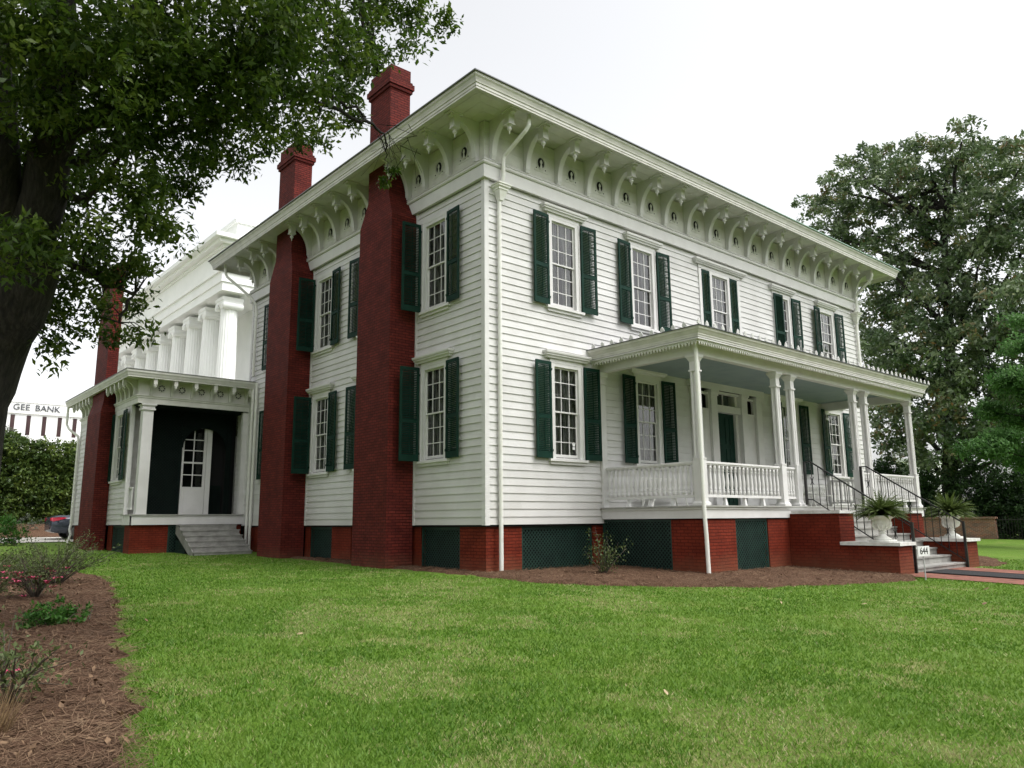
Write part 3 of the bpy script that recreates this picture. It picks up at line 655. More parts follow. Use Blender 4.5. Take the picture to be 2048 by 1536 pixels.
downpipe([(-1.0, W+.55, 10.02), (-1.0, W+.5, 9.7), (-.95, W+.45, 9.5), (-.3, W-.35, 8.62), (-.14, W-.55, 8.3), (-.11, W-.55, 8.0), (-.11, W-.55, 5.5)])
downpipe([(-.11, W-.62, 5.0), (-.11, W-.62, 0), (-.11, W-.62, gz(0, 14)+.04)]); downpipe([(-.11, W-.95, 5.2), (-.11, W-.95, 0), (-.11, W-.95, gz(0, 14)+.04)])

# ---------------------------------------------------------------- front porch
PX0, PX1, PY = 3.92, 16.45, -3.22
PC = [(PX0+.17, PY+.17), (7.72, PY+.17), (8.48, PY+.17), (12.22, PY+.17), (12.98, PY+.17), (PX1-.17, PY+.17)]
b = MB(); b.box(PX0-.06, PX1+.06, PY-.06, -.03, .37, .405)
hp(b, 'porch_deck', M['deck'])
b = MB(); b.sweep([(-.06, .105), (0, .105), (0, .31), (.025, .315), (.03, .365), (-.06, .365)], [(PX0, -.03), (PX0, PY), (PX1, PY), (PX1, -.03)]); hp(b, 'porch_skirt', M['white'])
boxes('porch_pier', M['brick'], [(PX0+.05, 5.25, PY+.05, -2.22, bot, .08), (6.7, 7.72, PY+.05, PY+.5, bot, .08), (12.9, 14, PY+.05, PY+.5, bot, .08), (15.3, PX1-.05, PY+.05, PY+.5, bot, .08)], True)
lattice(-2.22, .03, -1.3, .09, lambda a, c, d: (PX0+.10-d, a, c)); lattice(5.25, 6.7, -1.32, .09, lambda a, c, d: (a, PY+.10-d, c)); lattice(14, 15.3, -1.4, .09, lambda a, c, d: (a, PY+.10-d, c))
b = MB(); b.box(PX0+.35, PX1-.3, PY+.35, .2, -1.6, .1); hp(b, 'porch_void', M['void'])
PATHP = [(PX0, .02), (PX0, PY), (PX1, PY), (PX1, .02)]
b = MB(); b.sweep([(-.24, 4.03), (-.06, 4.03), (-.06, 4.30), (-.24, 4.30)], PATHP); b.sweep([(-.23, 4.301), (.30, 4.301), (.30, 4.33), (-.23, 4.33)], PATHP); hp(b, 'porch_beam', M['white'])
b = MB(); b.sweep([(.24, 4.345), (.30, 4.345), (.30, 4.40), (.315, 4.40), (.315, 4.43), (.33, 4.45), (.36, 4.50), (.39, 4.53), (.40, 4.585), (.2, 4.585)], PATHP); hp(b, 'porch_cornice', M['gutter'])
b = MB(); q = .43
b._add([(PX0-q, 0, 4.60), (PX0-q, PY-q, 4.60), (PX1+q, PY-q, 4.60), (PX1+q, 0, 4.60), (PX0+1.2, 0, 4.92), (PX0+1.6, PY+1.6, 4.86), (PX1-1.6, PY+1.6, 4.86), (PX1-1.2, 0, 4.92)], [(0, 1, 5, 4), (1, 2, 6, 5), (2, 3, 7, 6), (4, 5, 6, 7)])
b.sweep([(.2, 4.587), (.43, 4.587), (.43, 4.603), (.2, 4.603)], PATHP); hp(b, 'porch_roof', M['roof'])
b = MB(); b.box(PX0+.2, PX1-.2, PY+.2, -.03, 4.31, 4.325)
c = .5
b.sweep([(-.55, 4.295), (-.45, 4.295), (-.45, 4.312), (-.55, 4.312)], [(PX0, .02), (PX0, PY), (PX1, PY), (PX1, .02)])
hp(b, 'porch_ceiling', M['blue'])
# scalloped lace strip under the porch cornice
b = MB()
def lace(p0, p1, ox, oy):
    d = Vector((p1[0]-p0[0], p1[1]-p0[1], 0)); n = int(d.length/.095); d = d/n
    for i in range(n):
        c = Vector((p0[0], p0[1], 0))+d*(i+.5); e = d.normalized(); o = Vector((ox, oy, 0))
        def fn(u, z, k): q = c+e*u+o*k; return (q.x, q.y, z)
        b.prism([(-.047, 4.30), (-.047, 4.255), (-.03, 4.245), (-.018, 4.215), (0, 4.165), (.018, 4.215), (.03, 4.245), (.047, 4.255), (.047, 4.30)], fn, 0, .02)
        b.prism([(-.012, 4.265), (.012, 4.265), (.012, 4.29), (-.012, 4.29)], fn, .02, .035)
lace((PX0-.235, .0), (PX0-.235, PY-.235), -1, 0); lace((PX0-.235, PY-.235), (PX1+.235, PY-.235), 0, -1); lace((PX1+.235, PY-.235), (PX1+.235, 0), 1, 0)
hp(b, 'lace_trim', M['cream'])
# palmette cresting along the porch gutter
pb = MB(); pf = lambda u, z, d: (u, d, z)
pb.prism([(-.02, 0), (.02, 0), (.035, .03), (.075, .03), (.085, .07), (.06, .09), (.065, .13), (.035, .15), (.012, .19), (0, .21), (-.012, .19), (-.035, .15), (-.065, .13), (-.06, .09), (-.085, .07), (-.075, .03), (-.035, .03)], pf, -.012, .012)
for u in (-.045, 0, .045): pb.bar((u*.4, 0, .03), (u, 0, .15), .016, .034, (0, 1, 0))
pal = None
pts = [(PX0-.40, -.25-i*.33, math.pi/2) for i in range(10)]+[(PX0-.38+i*.325, PY-.40, 0) for i in range(42)]+[(PX1+.40, PY+.1+i*.33, math.pi/2) for i in range(9)]
for (x, y, r) in pts:
    if pal is None: pb.v = [(vx*.8, vy, vz*.68) for vx, vy, vz in pb.v]; pal = pb.build('palmette', M['white'], house, (x, y, 4.603-GZ), r)
    else: cp(pal, house, (x, y, 4.603-GZ), r)
# clustered columns
def column_mesh():
    b = MB(); z0, z1 = .406, 4.03
    b.lathe((0, 0, 0), [(.155, z0), (.155, z0+.05), (.12, z0+.10), (.115, z0+.16)], 4, True); b.box(-.112, .112, -.112, .112, z0+.16, 1.50); b.box(-.122, .122, -.122, .122, 1.50, 1.53)
    for sx in (-1, 1):
        for sy in (-1, 1): b.lathe((sx*.055, sy*.055, 0), [(.043, 1.53), (.043, 3.66)], 8)
    b.box(-.055, .055, -.055, .055, 1.53, 3.66)
    b.box(-.115, .115, -.115, .115, 3.62, 3.66); b.box(-.09, .09, -.09, .09, 3.6601, 3.86); b.lathe((0, 0, 0), [(.09, 3.86), (.11, 3.90), (.135, 3.95), (.155, 3.97), (.155, 4.03)], 4, True)
    return b.mesh('porch_column', M['white'])
c0 = link('porch_column', column_mesh(), house, (PC[0][0], PC[0][1], -GZ))
for x, y in PC[1:]: cp(c0, house, (x, y, -GZ))
for x in (PX0+.1, PX1-.1):
    b = MB(); b.box(x-.1, x+.1, -.10, -.028, .406, 3.7); b.box(x-.13, x+.13, -.13, -.028, 3.7, 3.78); b.box(x-.11, x+.11, -.11, -.028, 3.7801, 3.9); b.box(x-.15, x+.15, -.15, -.028, 3.9001, 4.03); hp(b, 'porch_pilaster', M['white'])
# balustrades: rails with turned balusters
bl = MB(); bl.lathe((0, 0, 0), [(.042, .66), (.042, .76), (.03, .78), (.046, .80), (.03, .82), (.042, .90), (.045, .97), (.032, 1.16), (.027, 1.22), (.044, 1.245), (.028, 1.265), (.043, 1.285), (.043, 1.37)], 8)
bal_me = bl.mesh('baluster', M['white'], smooth=True)
def balustrade(p0, p1, n):
    b = MB(); a = Vector((*p0, 0)); c = Vector((*p1, 0)); d = (c-a)
    for z0, z1, w_ in ((.60, .665, .09), (1.37, 1.405, .09), (1.405, 1.44, .13), (1.44, 1.455, .10)): b.bar(a+Vector((0, 0, (z0+z1)/2)), c+Vector((0, 0, (z0+z1)/2)), w_, z1-z0)
    k = max(1, round(d.length/1.0))
    for i in range(1, k+1):
        if k > 1 or d.length > .9:
            q = a+d*(i/(k+1)); b._add([(q.x-.05, q.y-.05, .406), (q.x+.05, q.y-.05, .406), (q.x+.05, q.y+.05, .406), (q.x-.05, q.y+.05, .406), (q.x-.025, q.y-.025, .60), (q.x+.025, q.y-.025, .60), (q.x+.025, q.y+.025, .6), (q.x-.025, q.y+.025, .6)], [(0, 1, 5, 4), (1, 2, 6, 5), (2, 3, 7, 6), (3, 0, 4, 7)])
    o = hp(b, 'balustrade', M['white'])
    for i in range(n): q = a+d*((i+.5)/n); link('baluster', bal_me, o, (q.x, q.y, 0))
cy_ = PY+.17
balustrade((PX0+.17, -.10), (PX0+.17, cy_+.12), 19); balustrade((PX0+.29, cy_), (7.60, cy_), 19); balustrade((7.84, cy_), (8.36, cy_), 4); balustrade((12.34, cy_), (12.86, cy_), 4); balustrade((13.1, cy_), (PX1-.29, cy_), 18); balustrade((PX1-.17, cy_+.12), (PX1-.17, -.1), 19)
downpipe([(PX0-.02, PY-.02, 4.32), (PX0-.03, PY-.03, 3.9), (PX0-.03, PY-.03, .3), (PX0-.02, PY-.05, -.4), (PX0-.02, PY-.06, gz(4, -3)+.04)], None, .048)

# front steps with brick cheek walls and iron rails
SX0, SX1, SX2, SX3 = 7.72, 8.50, 11.95, 12.80; SYa, SYb = -4.55, -5.93
for x0, x1 in ((SX0, SX1), (SX2, SX3)):
    b = MB(); b.prism([(PY+.045, bot), (PY+.045, .20), (SYa, .20), (SYa, -.58), (SYb, -.58), (SYb, bot)], lambda y, z, d: (d, y, z), x0, x1); hp(b, 'step_cheek', M['brick'], uv=True)
    boxes('cheek_cap', M['cap'], [(x0-.05, x1+.06, SYa-.05, PY-.065, .201, .275), (x0-.06, x1+.08, SYb-.07, SYa-.001, -.579, -.50)])
for k in range(9):
    b = MB(); zt = -1.12+.19*k; yf = -5.90+.345*k
    b.box(SX1+.002, SX2-.002, yf+.03, PY+.05, max(bot, zt-.19), zt-.04); b.box(SX1+.002, SX2-.002, yf, yf+.40, zt-.04, zt)
    hp(b, 'front_step', M['step'])
def handrail(x, fx):
    b = MB(); top = [(x, -3.28, 1.60), (x, -3.45, 1.60), (x, -5.93, -.06)]; sl = (-.06-1.60)/(-5.93+3.45)
    b.bar((x, -3.28, .44), (x, -3.28, 1.61), .06, .06, (1, 0, 0)); b.bar((x, -5.95, -1.32), (x, -5.95, -.03), .06, .06, (1, 0, 0))
    b.bar(top[0], top[1], .045, .03); b.bar(top[1], top[2], .045, .035); b.bar((x, -3.28, .58), (x, -3.45, .58), .03, .025); b.bar((x, -3.45, .58), (x, -5.93, -1.08), .03, .025)
    for i in range(13):
        y = -3.47-.188*i; zt = 1.6+sl*(y+3.45)*1.0; zb = zt-1.02; b.bar((x, y, zb), (x, y, zt), .016, .016, (1, 0, 0))
        if i in (0, 6, 11):
            zc = (zt+zb)/2
            for s in (-1, 1): b.tube([(x, y+s*.05, zc+.11), (x, y+s*.018, zc+.04), (x, y+s*.012, zc), (x, y+s*.018, zc-.04), (x, y+s*.05, zc-.11)], .009, 5)
    hp(b, 'handrail', M['iron'])
handrail(8.56, 0); handrail(11.89, 0)

# ---------------------------------------------------------------- rear wing
WX, WY, WE = -3.9, 14.25, 22.6
WYB = 15.25; WW = 16.25
w_holes = [(WW-.46, WW+.46, ZL-.02, ZL+GH+.02)]
b = MB(); siding(b, 14.98, WE, .07, 4.22, w_holes, lambda u, o, z: (WX-o, u, z)); hp(b, 'wing_wall', M['siding']); b = MB(); siding(b, WX, -3.12, .4, 4.22, [], lambda u, o, z: (u, WYB-o, z)); hp(b, 'wing_wall', M['siding']); b = MB()
siding(b, WX, 8, .07, 4.22, [], lambda u, o, z: (u, WE+o, z)); hp(b, 'wing_wall', M['siding']); b = MB(); siding(b, WY+.0, WYB, .07, 4.3, [], lambda u, o, z: (.002-o, u, z)); hp(b, 'wing_wall', M['siding'])
boxes('wing_corner_board', M['white'], [(WX-.035, WX+.1, 14.94, 15.06, .06, 4.22), (WX-.03, WX+.08, WE-.1, WE+.03, .06, 4.22)])
b = MB(); b.box(WX+.12, 7, WYB+.35, WE-.1, .42, 4.2); 
hp(b, 'wing_room', M['interior']) if 0 else None
b = MB(); b.box(WX+.2, -2.0, 17.4, 17.5, .42, 4.2); b.box(-2.0, -1.95, WYB+.2, 17.4, .42, 4.2); b.box(WX+.05, 5, WYB+.1, WE-.1, 4.21, 4.25); b.box(WX+.05, 5, WYB+.1, WE-.1, .40, .42); hp(b, 'wing_room', M['interior'])
o = window(WW, ZL, True, 0, 4, 4, False, 'R', base=(WX, 0)); link('shutter', shutter_mesh(.27, -.05, GH+.09, -1), o, (-.605, -.095, 0), 0)
# wing porch: deck, post, lattice screen with an arched doorway, door
b = MB(); b.box(WX-.04, .0, WY-.06, WYB+.02, .37, .415); hp(b, 'wing_deck', M['deck'])
b = MB(); b.box(WX, -.03, WY-.02, WY+.04, .06, .365); b.box(WX-.012, WX+.05, WY-.02, 14.95, .06, .365); hp(b, 'wing_skirt', M['white'])
b = MB(); b.box(WX+.18, WX+.52, WY+.02, WY+.32, .416, 4.0); b.box(WX+.13, WX+.57, WY-.03, WY+.37, 4.0, 4.06); b.box(WX+.15, WX+.55, WY-.01, WY+.35, 4.0601, 4.16); b.box(WX+.1, WX+.6, WY-.06, WY+.4, 4.16, 4.22)
hp(b, 'wing_post', M['white']); boxes('wing_post', M['white'], [(-.20, -.03, WY+.02, WY+.20, .416, 4.22)])
b = MB(); b.bar((WX+.12, WY+.34, 1.32), (WX+.12, 14.94, 1.32), .08, .06); b.bar((WX+.12, WY+.34, .6), (WX+.12, 14.94, .6), .07, .06)
for i in range(8): y = WY+.38+i*.075; b.box(WX+.1, WX+.14, y-.014, y+.014, .63, 1.29)
hp(b, 'wing_balustrade', M['white'])
lx = lambda a, c, d: (a, WYB-d, c)
lattice(-3.11, -2.05, .42, 4.2, lx, 'lattice_screen', 'darkgreen', .11, .04); lattice(-.42, -.22, .42, 4.2, lx, 'lattice_screen', 'darkgreen', .11, .04); lattice(-.96, -.42, .42, 1.5, lambda a, c, d: (a, WYB+.35-d, c), 'lattice_screen', 'darkgreen', .11, .04)
b = MB(); cxA, rA, spz = -1.24, .80, 2.85
ring = [(cxA-rA*math.cos(a), spz+rA*.95*math.sin(a)) for a in np.linspace(0, math.pi, 25)]
for (a0, a1) in zip(ring, ring[1:]): b.prism([(a0[0], a0[1]), (a1[0], a1[1]), (a1[0], 4.2), (a0[0], 4.2)], lx, 0, .03); b.bar((a0[0], WYB-.035, a0[1]), (a1[0], WYB-.035, a1[1]), .03, .09, (0, 1, 0))
hp(b, 'arch_screen', M['darkgreen'])
b = MB(); b.box(-3.1, .1, WYB+.45, WYB+.5, .42, 4.2); hp(b, 'porch_back_void', M['void'])  # black sheet paints the darkness behind the wing porch screens
b = MB(); yd = WYB+.06
b.box(-2.0, -1.93, yd, yd+.05, .42, 3.3); b.box(-1.22, -1.13, yd, yd+.05, .42, 3.6); b.box(-1.93, -1.22, yd+.002, yd+.045, .42, 1.42); b.box(-1.93, -1.22, yd+.003, yd+.04, 2.28, 2.34)
b.box(-1.12, -.94, yd-.02, yd+.10, .42, 3.62); b.box(-1.86, -1.3, yd-.008, yd+.001, .55, 1.28); b.box(-1.60, -1.565, yd+.004, yd+.04, 1.42, 3.5)
for z in (1.86, 2.76, 3.16): b.box(-1.93, -1.22, yd+.006, yd+.038, z-.016, z+.016)
for x0, z0, x1, z1 in ((-2.0, 3.28, -1.75, 3.5), (-1.75, 3.5, -1.5, 3.6), (-1.5, 3.6, -1.13, 3.64)): b.bar((x0, yd+.02, z0), (x1, yd+.02, z1), .05, .05, (0, 1, 0))
wd = hp(b, 'wing_door', M['white'])
b = MB(); b.quad((-1.93, WYB+.09, 1.42), (-1.22, WYB+.09, 1.42), (-1.22, WYB+.09, 3.5), (-1.93, WYB+.09, 3.3)); b.build('pane', M['glass'], wd)
# wing entablature
PW = [(0, WY), (WX, WY), (WX, WE), (8, WE)]; PWr = PW[::-1]
PWc = [(-.03, WY)]
def wsweep(prof): 
    # clockwise in plan, so the outside is to the left: mirror through reversed order
    return prof
CHW = (17.15, 19.15, 17.45, 19.2, -4.42, -4.28)
b = MB()
PWA = [(WX, CHW[0]), (WX, WY), (-.03, WY)]; PWB = [(8, WE), (WX, WE), (WX, CHW[1])]
for p in (PWA, PWB):
    b.sweep([(-.02, 4.22), (.04, 4.22), (.04, 4.40), (.07, 4.41), (.07, 4.45), (.10, 4.47), (.10, 4.50), (-.02, 4.51)], p); b.sweep([(-.05, 4.511), (.02, 4.511), (.02, 5.06), (-.05, 5.06)], p)
hp(b, 'wing_frieze', M['cream'])
PWF = [(8, WE), (WX, WE), (WX, WY), (-.03, WY)]
b = MB(); b.sweep([(-.1, 5.061), (.50, 5.061), (.50, 5.08), (-.1, 5.08)], PWF); b.sweep([(.46, 5.03), (.52, 5.03), (.52, 5.08), (.535, 5.085), (.56, 5.16), (.585, 5.20), (.59, 5.28), (.46, 5.28)], PWF); hp(b, 'wing_cornice', M['cream'])
b = MB(); q = .61
b._add([(WX-q, WY-q, 5.29), (-.03, WY-q, 5.29), (8, WY-q+.0, 5.29), (8, WE+q, 5.29), (WX-q, WE+q, 5.29), (WX+2.5, WY+2.5, 5.62), (8, WY+2.5, 5.62), (8, WE-2.5, 5.62), (WX+2.5, WE-2.5, 5.62)], [(0, 1, 6, 5), (0, 5, 8, 4), (4, 8, 7, 3), (5, 6, 7, 8)])
b.sweep([(.46, 5.281), (.61, 5.281), (.61, 5.295), (.46, 5.295)], PWF); hp(b, 'wing_roof', M['roof'])
def wbracket():
    b = MB(); t = .05; arc = [(.40-.30*math.cos(a), 4.60+.38*math.sin(a)) for a in np.linspace(math.pi/2, 0, 9)]; fn = lambda u, z, d: (d, -u, z)
    for i in range(8):
        a0, a1 = arc[i], arc[i+1]
        if i < 3: b.prism([(a0[0], 5.06), a0, a1, (a1[0], 5.06)], fn, -t, t)
        elif i == 3: b.prism([(a0[0], 5.06), a0, a1, (.02, a1[1]), (.02, 5.06)], fn, -t, t)
        else: b.prism([(.02, a0[1]), a0, a1, (.02, a1[1])], fn, -t, t)
    b.prism([(.02, 4.60), (.10, 4.60), (.09, 4.515), (.02, 4.515)], fn, -t, t); b.box(-t-.01, t+.01, -.48, -.36, 4.84, 5.06)
    b.lathe((0, -.42, 0), [(.005, 4.70), (.03, 4.74), (.055, 4.77), (.055, 4.80), (.045, 4.81), (.06, 4.82), (.06, 4.84)], 10); return b.mesh('bracket', M['cream'])
wb0 = link('bracket', wbracket(), house, (-3.52, WY, -GZ))
for x in (-2.84, -2.14, -1.45, -.78, -.15): cp(wb0, house, (x, WY, -GZ))
for y in (14.55, 15.1, 15.65, 16.2, 16.75, 19.45, 19.95, 20.5, 21.05, 21.6, 22.2): cp(wb0, house, (WX, y, -GZ), -math.pi/2)
b = MB(); b.tube([(.13*math.cos(2*math.pi*k/20), -.028, .13*math.sin(2*math.pi*k/20)) for k in range(21)], .014, 6, False); b.mi = 1
for k in range(8):
    a = 2*math.pi*k/8; b.prism([(.07*math.cos(a-.28), .07*math.sin(a-.28)), (.115*math.cos(a-.22), .115*math.sin(a-.22)), (.115*math.cos(a+.22), .115*math.sin(a+.22)), (.07*math.cos(a+.28), .07*math.sin(a+.28))], lambda u, z, d: (u, -d, z), .021, .028)
m0 = link('rosette', b.mesh('rosette', [M['cream'], M['void']]), house, (-3.18, WY, 4.79-GZ))
for x in (-2.49, -1.8, -1.12, -.45): cp(m0, house, (x, WY, 4.79-GZ))
b = MB(); b.box(WX+.05, 0, WY+.02, WYB+.4, 4.19, 4.215); hp(b, 'wing_porch_ceiling', M['darkgreen'])
b = MB(); y0, y1, u0, u1, xl, xu = CHW
b.box(xl, WX-.028, y0, y1, -1.4, 4.2); b._add([(xl, y0, 4.2), (WX-.028, y0, 4.2), (WX-.028, y1, 4.2), (xl, y1, 4.2), (xu, u0, 4.7), (WX, u0, 4.7), (WX, u1, 4.7), (xu, u1, 4.7)], [(0, 1, 5, 4), (1, 2, 6, 5), (2, 3, 7, 6), (3, 0, 4, 7)])
b.box(xu, WX, u0, u1, 4.7, 9.45); b.box(xu-.05, WX+.05, u0-.05, u1+.05, 9.45, 9.55); b.box(xu-.08, WX+.08, u0-.08, u1+.08, 9.55, 9.75); b.box(xu, WX, u0, u1, 9.75, 10.0); hp(b, 'chimney', M['chim'], uv=True)
boxes('wing_pier', M['brick'], [(WX+.06, -2.62, WY+.07, 15.0, -1.4, .05), (WX+.06, WX+.5, 16.6, 17.2, -1.4, .05), (WX+.06, WX+.5, 18.5, WE, -1.4, .05), (-.45, -.06, WY+.07, WY+.5, -1.4, .05)], True)
b = MB(); b.box(WX+.35, 7, WY+.45, WE-.2, -1.4, .05); hp(b, 'wing_void', M['void'])
lattice(15.0, 16.6, -1.3, .05, lambda a, c, d: (WX+.12-d, a, c)); lattice(-2.62, -.45, -1.3, .05, lambda a, c, d: (a, WY+.12-d, c))
b = MB()
for k in range(6):
    zt = -.83+.175*k; yf = 12.25+.30*k; b.box(-2.42, -.42, yf, yf+.36, zt-.035, zt); b.box(-2.40, -.44, yf+.02, yf+.05, zt-.175 if k else -1.1, zt-.036)
for x in (-2.40, -.46): b.prism([(12.27, -1.15), (12.27, -.87), (14.0, .005), (14.2, .005), (14.2, -.25)], lambda y, z, d: (x+d, y, z), 0, .03)
hp(b, 'wing_step', M['step'])
lattice(13.2, 14.2, -1.1, -.47, lambda a, c, d: (-2.36-d, a, c), 'lattice_panel', 'lattice', .105, .023, False)
def wpipe(p): b = MB(); b.tube(p, .05, 8); hp(b, 'downpipe', M['pipe'])
wpipe([(WX-.5, WE+.4, 5.03), (WX-.5, WE+.4, 4.3), (WX-.42, WE+.3, 4.1), (WX-.12, WE-.05, 3.78), (WX-.1, WE-.1, 3.6), (WX-.1, WE-.1, .1), (WX-.14, WE-.15, -.1), (WX-.1, WE-.2, -.3), (WX-.2, WE-.3, gz(0, 22)+.05)])

# ---------------------------------------------------------------- things on and by the porch
def urn(x, y, z, label):
    t = thing('garden_urn', label, 'urn', (x, y, z), 'white urns on the stair walls')
    b = MB(); b.box(-.24, .24, -.24, .24, 0, .05); b.lathe((0, 0, 0), [(.21, .05), (.20, .08), (.12, .13), (.075, .17), (.06, .21), (.085, .22), (.085, .24), (.06, .25), (.10, .29), (.19, .35), (.23, .42), (.235, .46), (.22, .50), (.225, .54), (.26, .57), (.335, .60), (.345, .625), (.33, .635), (.25, .60), (.22, .55)], 28)
    for k in range(14): a = 2*math.pi*k/14; b.tube([(.10*math.cos(a), .10*math.sin(a), .29), (.195*math.cos(a), .195*math.sin(a), .35), (.236*math.cos(a), .236*math.sin(a), .42)], [.008, .022, .008], 5)
    b.build('bowl', M['urn'], t, smooth=True)
    hb = MB(); hb.tube([(.0, 0, .30), (.09, 0, .32), (.13, 0, .40), (.10, 0, .47), (.12, 0, .55), (.18, 0, .64), (.17, 0, .70), (.11, 0, .69)], [.018, .026, .028, .024, .026, .03, .026, .012], 8)
    ha = hb.build('handle', M['urn'], t, (.16, -.02, 0), -.8, smooth=True); cp(ha, t, (-.16, .02, 0), math.pi-.8); return t
def fern(x, y, z, label):
    V = []; T = []
    for k in range(300):
        a = random.random()*6.283; el = math.asin(random.uniform(.28, .997)); ln = random.uniform(.45, .80); n = 18; p = np.array([0., 0., 0.]); d = np.array([math.cos(a)*math.cos(el), math.sin(a)*math.cos(el), math.sin(el)]); t = random.random()
        side = np.array([-math.sin(a), math.cos(a), 0.]); twist = random.uniform(-.6, .6)
        for i in range(n):
            q = p+d*ln/n; d = d+np.array([0, 0, -1.0/n]); d = d/np.linalg.norm(d); wv = .060*math.sin(math.pi*min(1, (i+2)/n*.92))*(ln/.8); up = np.cross(side, d); s2 = side*math.cos(twist)+up*math.sin(twist)
            for s in (-1, 1):
                tip = p+s2*s*wv+d*.05*ln-np.array([0, 0, .012]); V.append([p, p+d*.028, tip, p-d*.004+s2*s*wv*.4]); T.append(np.clip(t*.6+random.random()*.4, 0, 1))
            p = q
    me = npmesh('fern_plant', np.array(V), 4, M['fern'], T); o = link('fern_plant', me, None, (x, y, z)); return tag(o, label, 'fern', 'ferns in the urns')
UX = ((8.10, -5.42), (12.40, -5.45))
urn(UX[0][0], UX[0][1], -.50, 'white cast urn with scroll handles on the nearer brick stair wall'); urn(UX[1][0], UX[1][1], -.50, 'white cast urn with scroll handles on the farther brick stair wall, behind the railings')
fern(UX[0][0], UX[0][1], .13, 'bushy green fern spilling from the nearer white urn'); fern(UX[1][0], UX[1][1], .13, 'bushy green fern spilling from the farther white urn')
# house number sign
sx, sy = 7.1, -6.72; t = thing('number_sign', 'small white 644 sign on a thin grey stake in front of the steps', 'sign', (sx, sy, gz(sx, sy)), rot=-.15)
b = MB(); b.box(-.014, .014, -.008, .008, -.1, .60); b.build('stake', M['grey'], t); b = MB(); b.box(-.23, .23, -.02, -.010, .52, .74)
pl = b.build('sign_board', M['sign'], t)
def text(name, body, size, m, parent, loc, rx=90, rz=0, ext=.002, align='CENTER'):
    cu = bpy.data.curves.new(name, 'FONT'); cu.body = body; cu.size = size; cu.extrude = ext; cu.align_x = align; cu.align_y = 'CENTER'; tmp = bpy.data.objects.new('tmp', cu); COL.objects.link(tmp)
    bpy.context.view_layer.update(); me = bpy.data.meshes.new_from_object(tmp.evaluated_get(bpy.context.evaluated_depsgraph_get())); bpy.data.objects.remove(tmp)
    me.materials.clear(); me.materials.append(m); o = bpy.data.objects.new(name, me); COL.objects.link(o); o.location = loc; o.rotation_euler = (R(rx), 0, rz)
    if parent: o.parent = parent
    return o
text('numerals', '644', .21, M['ink'], pl, (0, -.024, .63))
b = MB(); b.box(-.7, .7, -1.3, 1.3, 0, .012); b.sweep([(-.03, .0125), (0, .0125), (0, .018), (-.03, .018)], [(-.7, -1.3), (.7, -1.3), (.7, 1.3), (-.7, 1.3)], True)
o = b.build('door_mat', M['rubber'], None, (9.55, -7.3, gz(9, -7.3)+.03)); o.rotation_euler = (math.atan(.028), 0, 0); tag(o, 'long black rubber mat on the brick walk at the foot of the steps', 'mat')
# ornate iron bench and tables behind the balustrade
def bench(name, label, cat, x, y, wd, back, hgt=.45):
    t = thing(name, label, cat, (x, y, .406)); b = MB()
    for i in range(7): b.bar((-wd/2, -.2+.06*i, hgt), (wd/2, -.2+.06*i, hgt), .04, .02)
    b.build('seat' if back else 'table_top', M['urn'], t)
    for sx_ in (-1, 1):
        for sy_ in (-1, 1):
            q = MB(); q.tube([(sx_*(wd/2-.05), sy_*.17, hgt), (sx_*(wd/2-.09), sy_*.20, hgt*.7), (sx_*(wd/2-.02), sy_*.16, hgt*.3), (sx_*(wd/2+.04), sy_*.2, 0)], .022, 6); q.build('leg', M['urn'], t)
    if back:
        q = MB(); n = int(wd/.14)
        q.bar((-wd/2, .2, hgt+.36), (wd/2, .2, hgt+.36), .03, .035); 
        for i in range(n): cx = -wd/2+(i+.5)*wd/n; q.tube([(cx+.055*math.cos(k*.7), .2, hgt+.19+.13*math.sin(k*.7)) for k in range(10)], .014, 5)
        for s in (-1, 1): q.tube([(s*wd/2, .2, hgt+.36), (s*wd/2, .2, hgt), (s*wd/2, .2, 0)], .02, 6)
        q.build('backrest', M['urn'], t)
    return t
bench('iron_bench', 'ornate white iron bench on the porch behind the side balustrade', 'bench', 6.0, -.5, 1.5, True)
bench('iron_bench', 'ornate white iron bench beside the far porch window past the steps', 'bench', 14.6, -.5, 1.9, True)
bench('porch_table', 'small pale iron table on the porch between front door and far bench', 'table', 12.9, -.9, .6, False, .5)

# ---------------------------------------------------------------- trees
def twigs_to(b, centres, limbs, r0=.012, lim=1.0):
    P = np.concatenate([np.array(l) for l in limbs])
    for c in centres:
        d = np.linalg.norm(P-c, axis=1); i = int(np.argmin(d))
        if d[i] > lim: continue
        m = (P[i]+c)/2+np.array([random.uniform(-.1, .1), random.uniform(-.1, .1), .06]); b.tube([tuple(P[i]), tuple(m), tuple(c)], [r0*1.6, r0, r0*.5], 3, False)
def densify(pl, k=6):
    o = []
    for a, c in zip(pl, pl[1:]): o += [tuple(np.array(a)+(np.array(c)-np.array(a))*i/k) for i in range(k)]
    return o+[pl[-1]]
def wobble(pl, s): return [tuple(np.array(p)+RNG.normal(size=3)*s) for p in pl]
TRUNK = [(-10.34, -3.30, -1.45), (-10.30, -3.38, -.98), (-10.32, -3.43, .37), (-10.30, -3.50, 1.49), (-10.18, -3.62, 2.11), (-10.0, -3.85, 2.69), (-9.95, -4.08, 3.29)]
